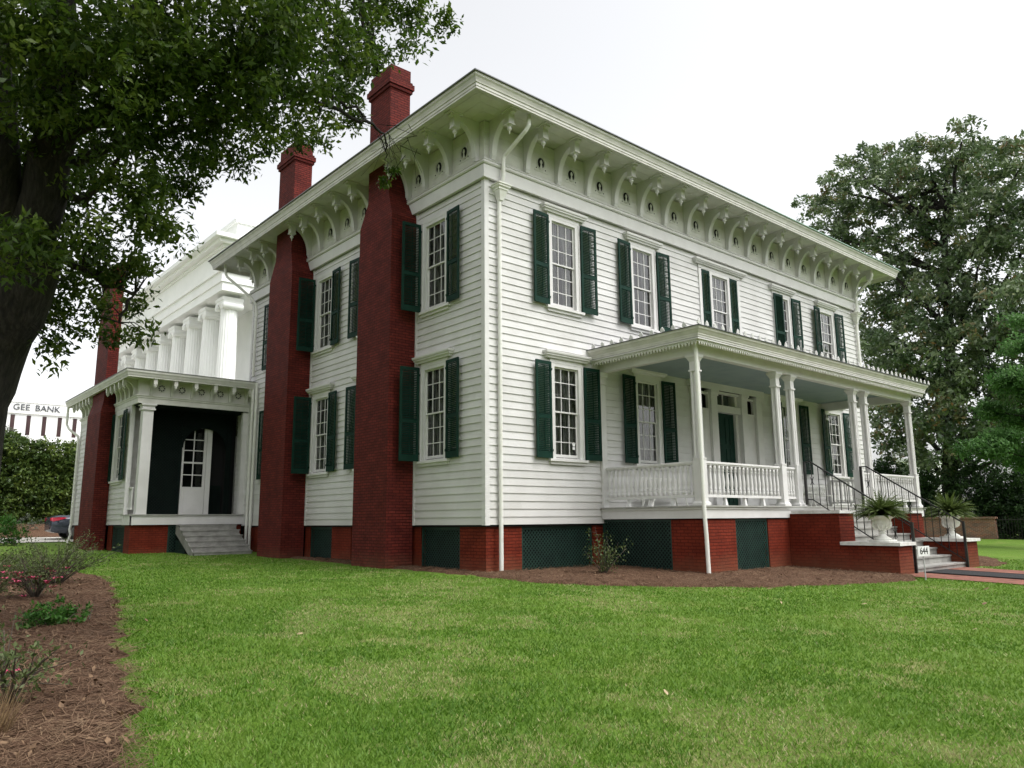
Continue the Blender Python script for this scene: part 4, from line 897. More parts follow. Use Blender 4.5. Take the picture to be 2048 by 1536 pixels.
LIMBS = {'a': ([(-9.95, -4.08, 3.2), (-9.87, -4.32, 3.96), (-9.93, -4.62, 4.76), (-10.0, -4.94, 5.46), (-10.11, -5.37, 6.8), (-10.1, -5.5, 8.5)], .26, .12),
 'b': ([(-10.1, -3.8, 2.5), (-10.15, -4.0, 3.3), (-10.28, -4.15, 3.9), (-10.41, -4.33, 4.7), (-10.6, -4.6, 5.6), (-10.9, -4.3, 7.4), (-11.2, -3.6, 9)], .25, .10),
 'c': ([(-9.89, -4.47, 4.2), (-9.75, -4.67, 4.46), (-9.37, -4.92, 4.72), (-9.1, -5.17, 4.96), (-8.79, -5.43, 5.17), (-8.4, -5.72, 5.35), (-8.24, -5.92, 5.47), (-7.95, -6.45, 5.94), (-7.81, -6.76, 6.4)], .12, .05),
 'd': ([(-8.39, -5.68, 5.38), (-8.01, -5.77, 5.62), (-7.79, -5.78, 5.81), (-7.58, -5.66, 5.82), (-7.18, -5.67, 5.88), (-6.7, -5.71, 5.88), (-6.41, -5.72, 5.99)], .055, .018),
 'e': ([(-9.82, -4.36, 4.1), (-9.49, -4.42, 4.35), (-9.2, -4.5, 4.54), (-8.75, -4.65, 4.76), (-8.29, -4.85, 5.04), (-7.8, -5.17, 5.42), (-7.38, -5.39, 5.62), (-6.87, -5.51, 5.55), (-6.45, -5.56, 5.39)], .07, .015),
 'f': ([(-9.93, -4.62, 4.76), (-9.68, -5.04, 5.12), (-9.4, -5.45, 5.4), (-9.36, -5.94, 6.0), (-9.2, -6.6, 7.4)], .09, .04),
 'g': ([(-9.86, -4.33, 3.84), (-9.5, -4.47, 3.77), (-9.34, -4.7, 3.98), (-9.27, -4.95, 4.28)], .06, .02),
 'h': ([(-9.93, -4.12, 3.29), (-9.59, -4.14, 3.12), (-9.22, -4.19, 2.94), (-8.89, -4.25, 2.8), (-9.01, -4.15, 2.43)], .05, .012),
 'i': ([(-8.39, -5.68, 5.38), (-7.75, -5.63, 5.43), (-7.15, -5.51, 5.40), (-6.54, -5.47, 5.42), (-6.2, -5.4, 5.40), (-5.95, -5.2, 5.25), (-5.84, -5.0, 5.08)], .042, .004),
 'j': ([(-10.3, -4.1, 3.9), (-11.2, -4.4, 5), (-12.4, -4.8, 6), (-13.2, -5, 6.8)], .16, .06), 'k': ([(-10.2, -3.7, 2.6), (-11.2, -3, 3.6), (-12.6, -2.4, 4.6), (-14, -2, 5.2)], .16, .06),
 'l': ([(-10.4, -4.3, 4.7), (-10.5, -3, 6.3), (-10.7, -1.5, 7.3), (-10.6, -.6, 7.8)], .12, .05)}
OAK = [(-10.36,-5.93,4.66,0.91),(-9.87,-6.42,4.73,0.88),(-9.11,-5.71,5.45,0.92),(-8.74,-6.52,5.18,0.85),(-8.3,-6.9,5.12,0.78),(-7.42,-6.26,5.91,0.78),(-6.34,-5.3,7.15,0.68),(-6.04,-5.87,7.06,0.5),(-5.72,-6.08,6.93,0.27),(-6.74,-7.07,5.63,0.23),(-9.97,-4.74,4.6,0.81),(-9.53,-5.65,4.53,0.81),(-9.03,-6.11,4.63,0.85),(-8.51,-6.42,4.63,0.66),(-7.85,-6.3,4.94,0.6),(-6.47,-4.57,6.2,0.52),(-6.32,-4.77,5.78,0.27),(-9.95,-3.6,4.2,0.81),(-9.33,-3.81,4.71,0.52),(-9.24,-5.76,4.08,0.61),(-8.63,-5.58,4.54,0.61),(-7.77,-4.81,5.13,0.5),(-7.09,-4.67,5.32,0.37),(-6.62,-4.39,5.44,0.17),(-9.71,-3.25,3.99,0.71),(-9.49,-5.84,3.36,0.49),(-8.64,-4.38,4.31,0.49),(-8.1,-4.37,4.68,0.4),(-7.85,-4.93,4.45,0.19),(-10.06,-5.36,2.79,0.53),(-9.31,-4.47,3.33,0.53),(-9.18,-5.78,3.2,0.38),(-8.15,-3.16,4.07,0.27),(-9.27,-3.05,3.15,0.6),(-8.95,-4.16,3.13,0.41),(-9.35,-2.78,2.65,0.46),(-9.14,-3.94,2.64,0.24),(-8.56,-3.01,3.09,0.27),(-8.67,-2.99,2.52,0.23),(-9.68,-4.04,2.05,0.23),(-8.75,-4.44,2.33,0.09),(-6.52,-5.9,6.15,0.29),(-7.06,-6.1,5.68,0.38)]
OAK2 = [(-13, -5, 6.8, 1.7), (-9, -6.2, 8.2, 1.5), (-12, -8, 8, 1.6), (-13, 1, 7, 1.7), (-10.6, -3, 9, 1.7), (-8, -7.6, 8.2, 1.4), (-11, -5.6, 8.5, 1.6), (-7.2, -5, 8.6, 1.1), (-10.8, -1, 8.0, 1.4), (-12.2, -3.2, 8.2, 1.6), (-12, -6.2, 5.5, 1.3), (-15, 5.5, 8, 2.2), (-12.5, 6, 10, 2.2), (-11.5, 10.5, 7.5, 2.2), (-13, 12.5, 5, 2.2), (-9.5, 11.5, 9.5, 2.0), (-11, 12, 3.5, 1.8), (-10.8, 15.5, 4, 1.9), (-10.8, 17, 7, 2), (-11.5, 8, 4.5, 1.8), (-10.5, 7, 14.5, 2.2), (-10, -4.5, 10.5, 2), (-13.5, 8.5, 7.5, 2.4), (-17, 8, 6, 2.6), (-11, 7.5, 9.5, 2.2), (-15.5, 11, 9, 2.6), (-9.3, 8.8, 11.5, 2.0)]  # crown out of view; far boughs added to shade side wall and wing
oak = thing('oak_tree', 'large oak with a dark trunk and leafy boughs hanging over the lawn', 'tree', TRUNK[0])
om = lambda p: tuple(np.array(p)-np.array(TRUNK[0]))
b = MB(); b.tube([om(p) for p in wobble(densify(TRUNK, 3), .012)], list(np.linspace(.46, .36, 19)), 14)
dl = []
for k, (pl_, ra, rb) in LIMBS.items():
    d = wobble(densify(pl_, 4), .02); dl.append(d); b.tube([om(p) for p in d], list(np.linspace(ra, rb, len(d))), 9)
tb = b
q1, t1, c1 = crown(OAK, 88, .19, 40, .088, .40, .5, .25, (1, 1, 1), .15)
q2, t2, c2 = crown(OAK2, 22, .42, 44, .2, .42, .5, .2, (1, 1, .9), .2)
# twigs of the boughs over the chimney, thinly leaved
HANG = [(-5.78, -4.85, 4.98, .13), (-5.72, -5.0, 5.12, .10)]
q3, t3, c3 = crown(HANG, 400, .10, 14, .085, .42, .4, .3, (1, 1, 1), .1)
base = np.array(TRUNK[0])
me = npmesh('crown', np.concatenate([q1, q2, q3])-base, 4, M['oakleaf'], np.concatenate([t1, t2, t3])); cr = link('crown', me, oak)
b = MB(); twigs_to(b, c1, dl, .007, .75); twigs_to(b, c2[::2], dl, .02, 2.5); twigs_to(b, c3[::4], dl, .003, .5)
for k in range(16):
    p = np.array([-5.95, -5.3, 5.38])+RNG.normal(size=3)*.16; b.tube([tuple(p), tuple(p+RNG.normal(size=3)*.14+np.array([.12, .12, -.05])), tuple(p+RNG.normal(size=3)*.2+np.array([.2, .28, -.16]))], [.006, .004, .002], 3, False)
k0 = len(tb.v); tb.v += [om(p) for p in b.v]; tb.f += [tuple(i+k0 for i in f) for f in b.f]; tb.m += b.m; tb.build('trunk', M['bark'], oak, smooth=True)

MAG=[(40.3,1.6,23.6,1.7),(41.4,3.9,23.3,2.2),(45.5,2.1,23.9,2.5),(39.3,-1.7,20.3,2.6),(39.4,7.6,23.4,2.0),(44.0,7.4,25.5,2.1),(41.2,10.3,23.7,1.6),(43.3,6.7,22.3,2.4),(42.8,4.0,20.5,2.8),(41.7,0.6,18.8,2.7),(47.0,15.2,25.8,1.3),(40.6,11.0,20.7,1.8),(42.3,9.2,21.0,2.4),(40.6,7.4,17.4,2.3),(44.1,5.7,17.7,2.6),(41.2,1.6,15.7,2.6),(41.8,-1.1,16.7,3.0),(45.0,8.0,15.5,2.4),(41.6,4.3,13.4,2.8),(43.5,2.0,12.6,3.1),(46.2,10.5,14.8,2.3),(39.8,6.3,10.8,2.6),(39.5,3.3,9.6,2.8),(40.8,0.2,9.9,2.9),(45.1,9.4,9.1,2.4),(43.9,6.7,8.0,2.7),(40.9,2.4,7.1,2.9),(41.6,7.9,5.9,2.1),(40.4,4.7,4.8,2.5),(42.7,2.3,4.8,2.6),(39.3,-1.8,12.3,3.1),(44.6,-0.5,8.4,3.4),(46.2,12.0,18.3,1.7),(46.6,9.2,3.4,1.8),(44.9,9.7,12.1,1.8),(46.7,1.5,5.3,2.8)]
mag = thing('magnolia_tree', 'tall dark magnolia rising behind the far end of the house', 'tree', (43, 5.5, -1.3))
mt = [(43, 5.5, -1.4), (43, 5.3, 2), (43, 5.1, 4.4), (43, 4.4, 10.9), (43, 4.05, 17.8), (42, 3, 23)]
b = MB(); dl = [wobble(densify(mt, 4), .05)]; b.tube(dl[0], list(np.linspace(.62, .10, len(dl[0]))), 10)
for (x, y, z, r) in MAG:
    z0 = max(2.5, z-3.2-random.random()*2); i = int(np.argmin([abs(p[2]-z0) for p in dl[0]])); p = np.array(dl[0][i]); e = np.array([x, y, z]); l = wobble(densify([tuple(p), tuple(p*.5+e*.5+np.array([0, 0, -.4])), tuple(e)], 3), .08); dl.append(l); b.tube(l, list(np.linspace(.2, .05, len(l))), 6)
b.v = [(x-43, y-5.5, z+1.3) for x, y, z in b.v]; b.build('trunk', M['bark'], mag, smooth=True)
q, t, c = crown(MAG, 9, .56, 46, .34, .42, .4, 0, (1, 1, .9), .45)
link('crown', npmesh('crown', q-np.array([43, 5.5, -1.3]), 4, M['magleaf'], t), mag)
DOG=[(25.1,-2.4,2.9,1.0),(26.2,-3.0,3.3,1.15),(28.9,-3.1,4.4,1.36),(28.1,-2.2,4.9,0.95),(26.6,-3.5,5.9,1.17),(28.8,-3.7,7.7,1.24),(27.5,-3.5,2.5,1.31),(28.3,-4.0,5.6,1.61),(26.2,-4.1,8.4,0.65),(27.5,-6,4.5,1.6),(27.5,-6.2,7,1.5)]
dog = thing('dogwood_tree', 'light green layered tree at the right edge in front of the dark magnolia', 'tree', (28, -5, -1.35))
b = MB(); tr_ = wobble(densify([(28, -5, -1.4), (28, -4.9, 1), (27.9, -4.6, 3), (27.6, -4.2, 5.5), (27.6, -4.2, 7.6)], 3), .04); b.tube(tr_, list(np.linspace(.16, .04, len(tr_))), 8); dl = [tr_]
for (x, y, z, r) in DOG: i = int(np.argmin([abs(p[2]-(z-.8)) for p in tr_])); l = wobble(densify([tr_[i], (x, y, z)], 4), .05); dl.append(l); b.tube(l, list(np.linspace(.06, .015, len(l))), 5)
b.v = [(x-28, y+5, z+1.35) for x, y, z in b.v]; b.build('trunk', M['bark'], dog, smooth=True)
q, t, c = crown(DOG, 52, .36, 34, .16, .5, 1.6, 0, (1, 1, .45), .2)
link('crown', npmesh('crown', q-np.array([28, -5, -1.35]), 4, M['dogleaf'], t), dog)
# undergrowth shrubs behind the brick wall, each a bush
def bush(name, label, cat, x, y, z, blobs, m, per, cr, lv, size, group=None, stems=True, aspect=.42, up=.4):
    t = thing(name, label, cat, (x, y, z), group); q, tt, c = crown(blobs, per, cr, lv, size, aspect, up, 0, (1, 1, 1), .4)
    link('foliage', npmesh('foliage', q, 4, m, tt), t)
    if stems:
        b = MB()
        for (bx, by, bz, r) in blobs:
            for k in range(3): e = np.array([bx, by, bz])+RNG.normal(size=3)*r*.4; b.tube([(random.uniform(-.04, .04), random.uniform(-.04, .04), -.05), tuple(e*.5+RNG.normal(size=3)*.05), tuple(e)], [.012+r*.02, .008+r*.012, .004], 4, False)
        b.build('stem', M['twig'], t)
    return t
for (x, y, r, h, lb) in ((40.6, 8.5, 1.6, 3.0, 'leafy shrub behind the porch corner column, left of the magnolia trunk'), (40.8, 5.8, 1.5, 2.4, 'dark shrub over the brick wall below the magnolia crown'), (41.2, 3.2, 1.6, 2.6, 'dark shrub over the right end of the brick wall'), (41.0, .8, 1.6, 2.3, 'dark shrub behind the iron gate'), (41.5, -1.8, 1.8, 2.8, 'dark shrub behind the fence at the right edge'), (41, 11.5, 2.0, 3.6, 'shrub seen between the porch columns at the far end')):
    bush('shrub', lb, 'shrub', x, y, -1.3, [(0, 0, .9, r*.9), (.2, .7, 1.7, r*.8), (-.1, -.7, h*.8, r*.8), (.1, .1, h*1.15, r*.75), (.1, .7, h*1.4, r*.65), (0, -.4, h*1.55, r*.6), (-.3, 1.0, .9, r*.7), (-.3, -1.0, .9, r*.7)], M['undleaf'], 30, .4, 34, .22, 'shrubs behind the garden wall')
q, tt_, c = crown([(92+random.uniform(-3, 3), y, z, 2.6) for y in np.arange(-75, 13, 3.2) for z in (.2, 3.0, 5.0+random.random()*2)], 7, .9, 26, .62, .5); kind(link('tree_line', npmesh('tree_line', q, 4, M['undleaf'], tt_)), 'stuff')
def street_tree(x, y, h, lb):
    t = thing('street_tree', lb, 'tree', (x, y, -1.6), 'trees across the street'); b = MB(); tr = wobble(densify([(0, 0, -.2), (.1, 0, h*.3), (0, .2, h*.6), (.1, 0, h*.85)], 3), .06); b.tube(tr, list(np.linspace(.42, .1, len(tr))), 8); b.build('trunk', M['bark'], t)
    q, tl, c = crown([(random.gauss(0, h*.17), random.gauss(0, h*.17), h*f, h*.17) for f in np.linspace(.3, .93, 15)], 7, .7, 26, .42, .5); link('crown', npmesh('crown', q, 4, M['hedgeleaf'], tl), t)
for i, x in enumerate((-34, -22, -9, 4, 15, 27, 40, 54)): street_tree(x, -40-5*(i % 2)-abs(i-3), 13+3*(i*7 % 4), 'broad leafy tree across the street behind the viewer')
# garden wall and iron fence
b = MB(); b.box(-.18, .18, -3.9, 3.9, 0, 1.28); b.mi = 0; b.box(-.24, .24, -3.95, 3.95, 1.28, 1.40)
tag(b.build('garden_wall', M['oldbrick'], None, (39, 5.6, -1.33), 0, True), 'low weathered brick garden wall beyond the steps', 'wall')
t = thing('iron_fence', 'black iron railing fence continuing the brick wall to the right', 'fence', (39, -2.9, -1.35))
b = MB()
for z in (.15, 1.25): b.bar((0, -4.6, z), (0, 4.6, z), .04, .05)
b.build('rail', M['iron'], t); b = MB()
for i in range(62): y = -4.55+i*.149; b.box(-.012, .012, y-.012, y+.012, .05, 1.42)
b.build('picket', M['iron'], t); b = MB(); b.box(-.1, .1, -4.6, 4.6, -.05, .12); b.build('kerb', M['oldbrick'], t, uv=True)
# white building glimpsed through the trees
t = thing('white_building', 'white building glimpsed between the porch columns through the trees', 'building', (72, 18, -1.4)); b = MB(); b.box(-4, 4, -.8, .9, 0, 6.9); b.box(-4.15, 4.15, -.95, 1.05, 6.9, 7.2); b.build('wall', M['bank'], t)
for z in (2, 5.2): b = MB(); b.box(-4.04, -4.005, -.4, .5, z, z+1.4); b.build('window', M['carglass'], t)

# ---------------------------------------------------------------- buildings far left
b = MB(); b._add([(-45, 39.5, gz(0, 39.5)+1.2), (60, 39.5, gz(0, 39.5)+1.2), (60, 99, .3), (-45, 99, .3)], [(0, 1, 2, 3)]); kind(b.build('bounce_sheet', M['concrete']), 'structure')  # unseen sheet added to keep green lawn bounce off the columned building
st = thing('columned_building', 'large white stone building with a row of fluted columns behind the house', 'building', (11, 37, -.5))
CX, CZ0, CZT = 8.0, 4.0, 15.75
b = MB(); b.box(10.6, 30, 36.4, 68, -.6, 17.0); b.box(10.2, 30, 37.6, 68, -.6, CZ0-.05) ; b.box(6.6, 10.6, 37.2, 68, -.6, CZ0); b.box(6.3, 10.6, 36.9, 68, CZ0-.35, CZ0+.002)
for z in (9.2,): b.box(10.5, 10.6, 38.5, 66, z, z+.3)
def stp(b, name, m, **k):
    b.v = [(x-11, y-37, z+.5) for x, y, z in b.v]; return b.build(name, m, st, **k)
stp(b, 'wall', M['stonewhite'])
b = MB(); b.box(6.95, 10.6, 37.6, 67.5, 16.0, 16.6); b.box(6.85, 10.6, 37.5, 67.5, 16.6, 17.3); b.box(6.70, 10.6, 37.35, 67.5, 17.3, 17.5); b.box(6.95, 10.6, 37.6, 67.5, 17.5, 19.1)
b.box(6.80, 10.6, 37.45, 67.5, 19.1, 19.3); b.box(6.4, 10.6, 37.05, 67.5, 19.3, 19.55); b.box(6.05, 10.6, 36.7, 67.5, 19.55, 19.85); b.box(6.9, 12, 37.5, 67.5, 19.85, 20.0)
stp(b, 'entablature', M['stonewhite']); b = MB(); b.box(8.2, 28, 38.8, 66, 19.99, 21.6); b.box(8.0, 28.2, 38.6, 66.2, 21.6, 21.85); stp(b, 'parapet', M['stonewhite'])
def greek_column():
    b = MB(); n = 40; z0, z1 = CZ0, CZT-.75; vs = []; fs = []; K = 20
    for (fz, r) in ((0, .68), (.35, .67), (.7, .63), (1, .56)):
        for k in range(K*4):
            a = 2*math.pi*k/(K*4); q = r*(1 if k % 4 == 0 else (.945 if k % 4 == 2 else .958)); vs.append((q*math.cos(a), q*math.sin(a), z0+(z1-z0)*fz))
    m_ = K*4
    for i in range(3):
        for k in range(m_): fs.append((i*m_+k, i*m_+(k+1) % m_, (i+1)*m_+(k+1) % m_, (i+1)*m_+k))
    b._add(vs, fs); b.lathe((0, 0, 0), [(.84, z0), (.86, z0+.12), (.75, z0+.22), (.77, z0+.36), (.68, z0+.45)], 24)
    b.lathe((0, 0, 0), [(.57, z1-.02), (.62, z1+.08), (.68, z1+.22), (.68, z1+.3)], 24); b.box(-.70, .70, -.74, .74, z1+.30, z1+.52); b.box(-.74, .74, -.74, .74, z1+.56, z1+.75); b.box(-.74, .74, -.76, .76, z1+.52, z1+.56)
    for s in (-1, 1):
        b.tube([(-.72, s*.58, z1+.16), (.72, s*.58, z1+.16)], .25, 16); b.tube([(-.75, s*.58, z1+.16), (.75, s*.58, z1+.16)], .15, 12); b.tube([(-.77, s*.58, z1+.16), (.77, s*.58, z1+.16)], .06, 8)
    return b.mesh('column', M['stonewhite'])
gcm = greek_column(); g0 = link('column', gcm, st, (CX-11, 38.9-37, .5))
for i in range(1, 9): cp(g0, st, (CX-11, 38.9+3.52*i-37, .5))
bk = thing('bank_building', 'pale concrete bank building with dark letters far behind the hedge', 'building', (0, 100, -1))
b = MB(); b.box(-30, 28, 0, 20, 0, 16.5); b.box(-30, 28, -.25, 0, 15.1, 16.5); b.build('wall', M['bank'], bk); b = MB(); b.box(-30.1, 28.1, -.35, 20.1, 16.5, 16.8); b.box(6, 10, 4, 10, 16.8, 17.5); b.build('roof', M['bank'], bk); b = MB(); b.box(-8, 5.9, 6, 14, 16.8, 18.3); b.build('penthouse', M['bank'], bk)
w0 = None
for i in range(26):
    x = -28+i*1.75
    if w0 is None: b = MB(); b.box(0, .46, -.05, -.002, 12.4, 14.9); w0 = b.build('window', M['bankred'], bk, (x, 0, 0))
    else: cp(w0, bk, (x, 0, 0))
text('lettering', 'GEE', 1.08, M['slate'], bk, (4.55, -.30, 15.85), ext=.05); text('lettering', 'BANK', 1.08, M['slate'], bk, (7.45, -.30, 15.85), ext=.05)
# car on the drive
car = thing('parked_car', 'dark grey car parked on the drive behind the rear wing, red tail lamp showing', 'car', (-4.05, 27.0, gz(0, 27)+.03))
b = MB(); sec = [(0, .42, .80, .70), (.04, .36, .97, .82), (.35, .28, 1.06, .90), (1.0, .24, 1.06, .92), (1.9, .22, .98, .92), (2.9, .22, .98, .92), (3.6, .24, .92, .90), (4.3, .30, .80, .84), (4.62, .38, .66, .66)]
vs = []; 
for (x, zb, zt, hw) in sec:
    for (yy, zz) in ((-hw*.9, zb), (-hw, zb+.16), (-hw, zt-.20), (-hw*.90, zt-.03), (-hw*.6, zt+.015), (0, zt+.03), (hw*.6, zt+.015), (hw*.9, zt-.03), (hw, zt-.20), (hw, zb+.16), (hw*.9, zb)): vs.append((x, yy, zz))
n = 11; fs = [(i*n+k, (i+1)*n+k, (i+1)*n+(k+1) % n, i*n+(k+1) % n) for i in range(len(sec)-1) for k in range(n)]+[tuple(range(n)), tuple(range((len(sec)-1)*n, len(sec)*n))[::-1]]
b._add(vs, fs); b.build('body', M['carpaint'], car, smooth=True)
b = MB(); b._add([(.75, -.78, 1.04), (.75, .78, 1.04), (1.65, -.60, 1.44), (1.65, .60, 1.44), (2.6, -.60, 1.45), (2.6, .60, 1.45), (3.45, -.76, .98), (3.45, .76, .98)], [(0, 1, 3, 2), (0, 2, 4, 6), (1, 7, 5, 3), (4, 5, 7, 6)]); b.build('window', M['carglass'], car)
b = MB(); b._add([(1.6, -.61, 1.44), (1.6, .61, 1.44), (2.65, .61, 1.45), (2.65, -.61, 1.45), (1.75, -.55, 1.48), (1.75, .55, 1.48), (2.5, .55, 1.485), (2.5, -.55, 1.485)], [(4, 5, 6, 7), (0, 1, 5, 4), (1, 2, 6, 5), (2, 3, 7, 6), (3, 0, 4, 7)]); b.build('roof', M['carpaint'], car)
for s in (-1, 1):
    b = MB(); b._add([(-.01, s*.50, .86), (.0, s*.80, .82), (.30, s*.915, .90), (.55, s*.925, .98), (.28, s*.88, 1.0), (.0, s*.72, .97), (-.01, s*.5, .95)], [tuple(range(7))]); b._add([(.03, s*.82, .80), (.33, s*.93, .87), (.62, s*.935, .96), (.30, s*.91, .99), (.05, s*.82, .96)], [tuple(range(5))]); b.build('tail_lamp', M['taillight'], car)
for x in (.95, 3.65):
    for s in (-1, 1):
        wv = MB(); wv.tube([(0, -.11, 0), (0, .11, 0)], .33, 24); o = wv.build('wheel', M['tyre'], car, (x, s*.82, .33)); rb = MB(); rb.tube([(0, s*.10, 0), (0, s*.122, 0)], .21, 16); rb.build('rim', M['chrome'], o)
b = MB(); b.box(-.02, .03, -.55, .55, .44, .56); b.build('bumper', M['carpaint'], car)
# hedge and trees behind the drive
t = thing('hedge', 'tall clipped green hedge along the back of the drive', 'hedge', (-8, 36, gz(0, 36)+.55))
hb = [(x, random.uniform(-.3, .3), z+random.uniform(-.2, .25), 1.0) for x in np.arange(-24, 9.5, .95) for z in (.35, 1.3, 2.3, 3.2, 3.8)]
q, tt, c = crown(hb, 40, .34, 34, .20, .5, .6, 0, (1, 1, 1), .5); link('foliage', npmesh('foliage', q, 4, M['hedgeleaf'], tt), t)
b = MB()
for x in np.arange(-24, 10, 1.6): b.tube([(x, 0, -.2), (x+.1, .05, 1.2), (x, 0, 3)], [.08, .06, .02], 5)
b.build('stem', M['bark'], t)
for (x, y, h, r, lb) in ((-3.3, 55, 8.2, 2.0, 'grey green tree showing above the hedge beside the oak trunk'), (1.0, 58, 6.3, 1.6, 'low grey green tree above the hedge in front of the bank'), (3.6, 60, 5.9, 1.4, 'small dark tree above the hedge nearest the rear wing')):
    tt_ = thing('garden_tree', lb, 'tree', (x, y, -.5), 'trees above the hedge'); b = MB(); b.tube([(0, 0, -.2), (.1, 0, h*.4), (0, .1, h*.9)], [.22, .14, .04], 7); b.build('trunk', M['bark'], tt_)
    q, tl, c = crown([(random.uniform(-r, r)*.6, random.uniform(-r, r)*.6, h*f, r*s) for f, s in ((.45, .9), (.55, 1), (.7, .9), (.82, .8), (.93, .5), (.6, 1), (.75, .8))], 22, .42, 30, .26); link('crown', npmesh('crown', q, 4, M['greyleaf'], tl), tt_)

# ---------------------------------------------------------------- planting in the beds
def azalea(x, y, r, h, label, nfl=0, dens=1.0):
    z = gz(x, y)+.04; t = thing('azalea_bush', label, 'bush', (x, y, z), 'azalea bushes in the left bed'); b = MB(); tips = []
    for k in range(int(26*dens)):
        a = random.random()*6.28; e = np.array([math.cos(a)*r*random.uniform(.3, 1), math.sin(a)*r*random.uniform(.3, 1), h*random.uniform(.45, 1)]); m_ = e*np.array([.45, .45, .5])+RNG.normal(size=3)*.03
        b.tube([(0, 0, -.05), tuple(m_), tuple(e)], [.011, .007, .003], 4, False); tips += [e, e*.85+RNG.normal(size=3)*.05, (e+m_)/2+RNG.normal(size=3)*.06]
        for _ in range(3): q = m_+(e-m_)*random.random()+RNG.normal(size=3)*np.array([.12, .12, .08]); b.tube([tuple(m_), tuple(q)], [.005, .002], 3, False); tips.append(q)
    b.build('stem', M['twig'], t); tips = np.array(tips); C = np.repeat(tips, 7, 0)+RNG.normal(size=(len(tips)*7, 3))*.05
    link('foliage', npmesh('foliage', leaf_quads(C, .048, .42, .4), 4, M['azleaf'], RNG.random(len(C))), t)
    if nfl:
        F = []
        for k in range(nfl):
            c = tips[random.randrange(len(tips))]*np.array([1, 1, .75])
            for p in range(6): a = p*1.05+random.random(); d = np.array([math.cos(a), math.sin(a), .6]); s = np.array([-math.sin(a), math.cos(a), 0]); F.append([c, c+d*.035+s*.026, c+d*.065, c+d*.035-s*.026])
        me = npmesh('blossom', np.array(F), 4, M['pinkflower'], RNG.random(len(F))); link('blossom', me, t)
azalea(-8.0, 3.2, 1.1, .85, 'sparse azalea bush at the far end of the left bed', 0, 2.0)
azalea(-8.9, 4.6, 1.0, .7, 'sparse azalea bush under the trunk of the oak', 0, 1.6)
azalea(-8.75, .6, .62, .75, 'azalea with a cluster of pink flowers in the left bed', 34, 1.4)
azalea(-9.5, .2, .6, .6, 'leafy azalea beside the pink flowering one at the left edge', 6, 1.4)
azalea(-10.12, -6.75, .5, .5, 'open twiggy azalea with a single pink bloom nearest the camera', 2, .55)
azalea(-10.45, -5.4, .6, .42, 'low azalea at the left edge of the bed', 1, .9)
bush('green_bush', 'compact bright green bush alone on the pine straw', 'bush', -9.12, -2.7, gz(-9, -2.7)+.03, [(-.12, 0, .14, .17), (.10, .05, .17, .18), (.24, -.08, .11, .14), (-.26, -.08, .10, .13), (0, -.12, .10, .14)], M['bushleaf'], 900, .06, 12, .055)
bush('weed_tuft', 'small yellow green weed on the pine straw near the lawn edge', 'plant', -8.72, -2.6, gz(-9, -2.6)+.03, [(0, 0, .10, .07), (.04, .0, .17, .05)], M['bushleaf'], 900, .05, 8, .05)
bush('green_bush', 'rounded bright green bush at the left edge by the drive', 'bush', -5.9, 22.5, gz(-6, 22.5), [(0, 0, .4, .5), (-.6, .2, .4, .5), (-.3, -.2, .8, .4)], M['bushleaf'], 200, .14, 16, .10)
bush('grey_shrub', 'thin greyish shrub on the mulch bank behind the car', 'shrub', -4.0, 32.5, gz(0, 32.5)+.3, [(0, 0, .45, .4), (.5, .1, .35, .35), (-.4, 0, .3, .3)], M['greyleaf'], 80, .15, 12, .09)
x, y = 2.05, -1.75; z = gz(x, y)+.04; t = thing('young_shrub', 'thin young shrub in the mulch before the lattice panels', 'shrub', (x, y, z)); b = MB(); tips = []
for (dx, dy, h) in ((-.15, .1, 1.05), (-.3, .05, .75), (.05, -.05, .85), (.3, -.2, .7), (.45, -.3, .55), (-.1, -.25, .6), (.2, .2, .65), (-.4, .2, .5), (.0, .0, .35), (.15, -.1, .3)):
    e = np.array([dx, dy, h]); m_ = e*.5+RNG.normal(size=3)*.05; b.tube([(0, 0, -.04), tuple(m_), tuple(e)], [.014, .009, .003], 5, False)
    for k in range(7): f = random.uniform(.3, 1); p = e*f+RNG.normal(size=3)*.08; b.tube([tuple(e*f*.9), tuple(p)], [.004, .002], 3, False); tips.append(p)
b.build('stem', M['twig'], t); C = np.repeat(np.array(tips), 10, 0)+RNG.normal(size=(len(tips)*10, 3))*.07; link('foliage', npmesh('foliage', leaf_quads(C, .062, .4), 4, M['azleaf'], RNG.random(len(C))*.8), t)
# dry grass tuft at the bottom left
n = 260; bx = np.array([-10.35, -7.6, gz(-10.3, -7.6)+.03]); a = RNG.random(n)*6.283; p = bx+np.stack([np.cos(a)*RNG.random(n)*.16, np.sin(a)*RNG.random(n)*.16, np.zeros(n)], 1); tip = p+np.stack([np.cos(a)*.22*RNG.random(n), np.sin(a)*.22*RNG.random(n), .12+.26*RNG.random(n)], 1); s = np.stack([-np.sin(a), np.cos(a), np.zeros(n)], 1)*.004
tag(link('dry_grass', npmesh('dry_grass', np.stack([p-s, p+s, tip], 1), 3, M['drygrass'], RNG.random(n))), 'tuft of dry straw coloured grass in the bottom left corner', 'grass tuft')

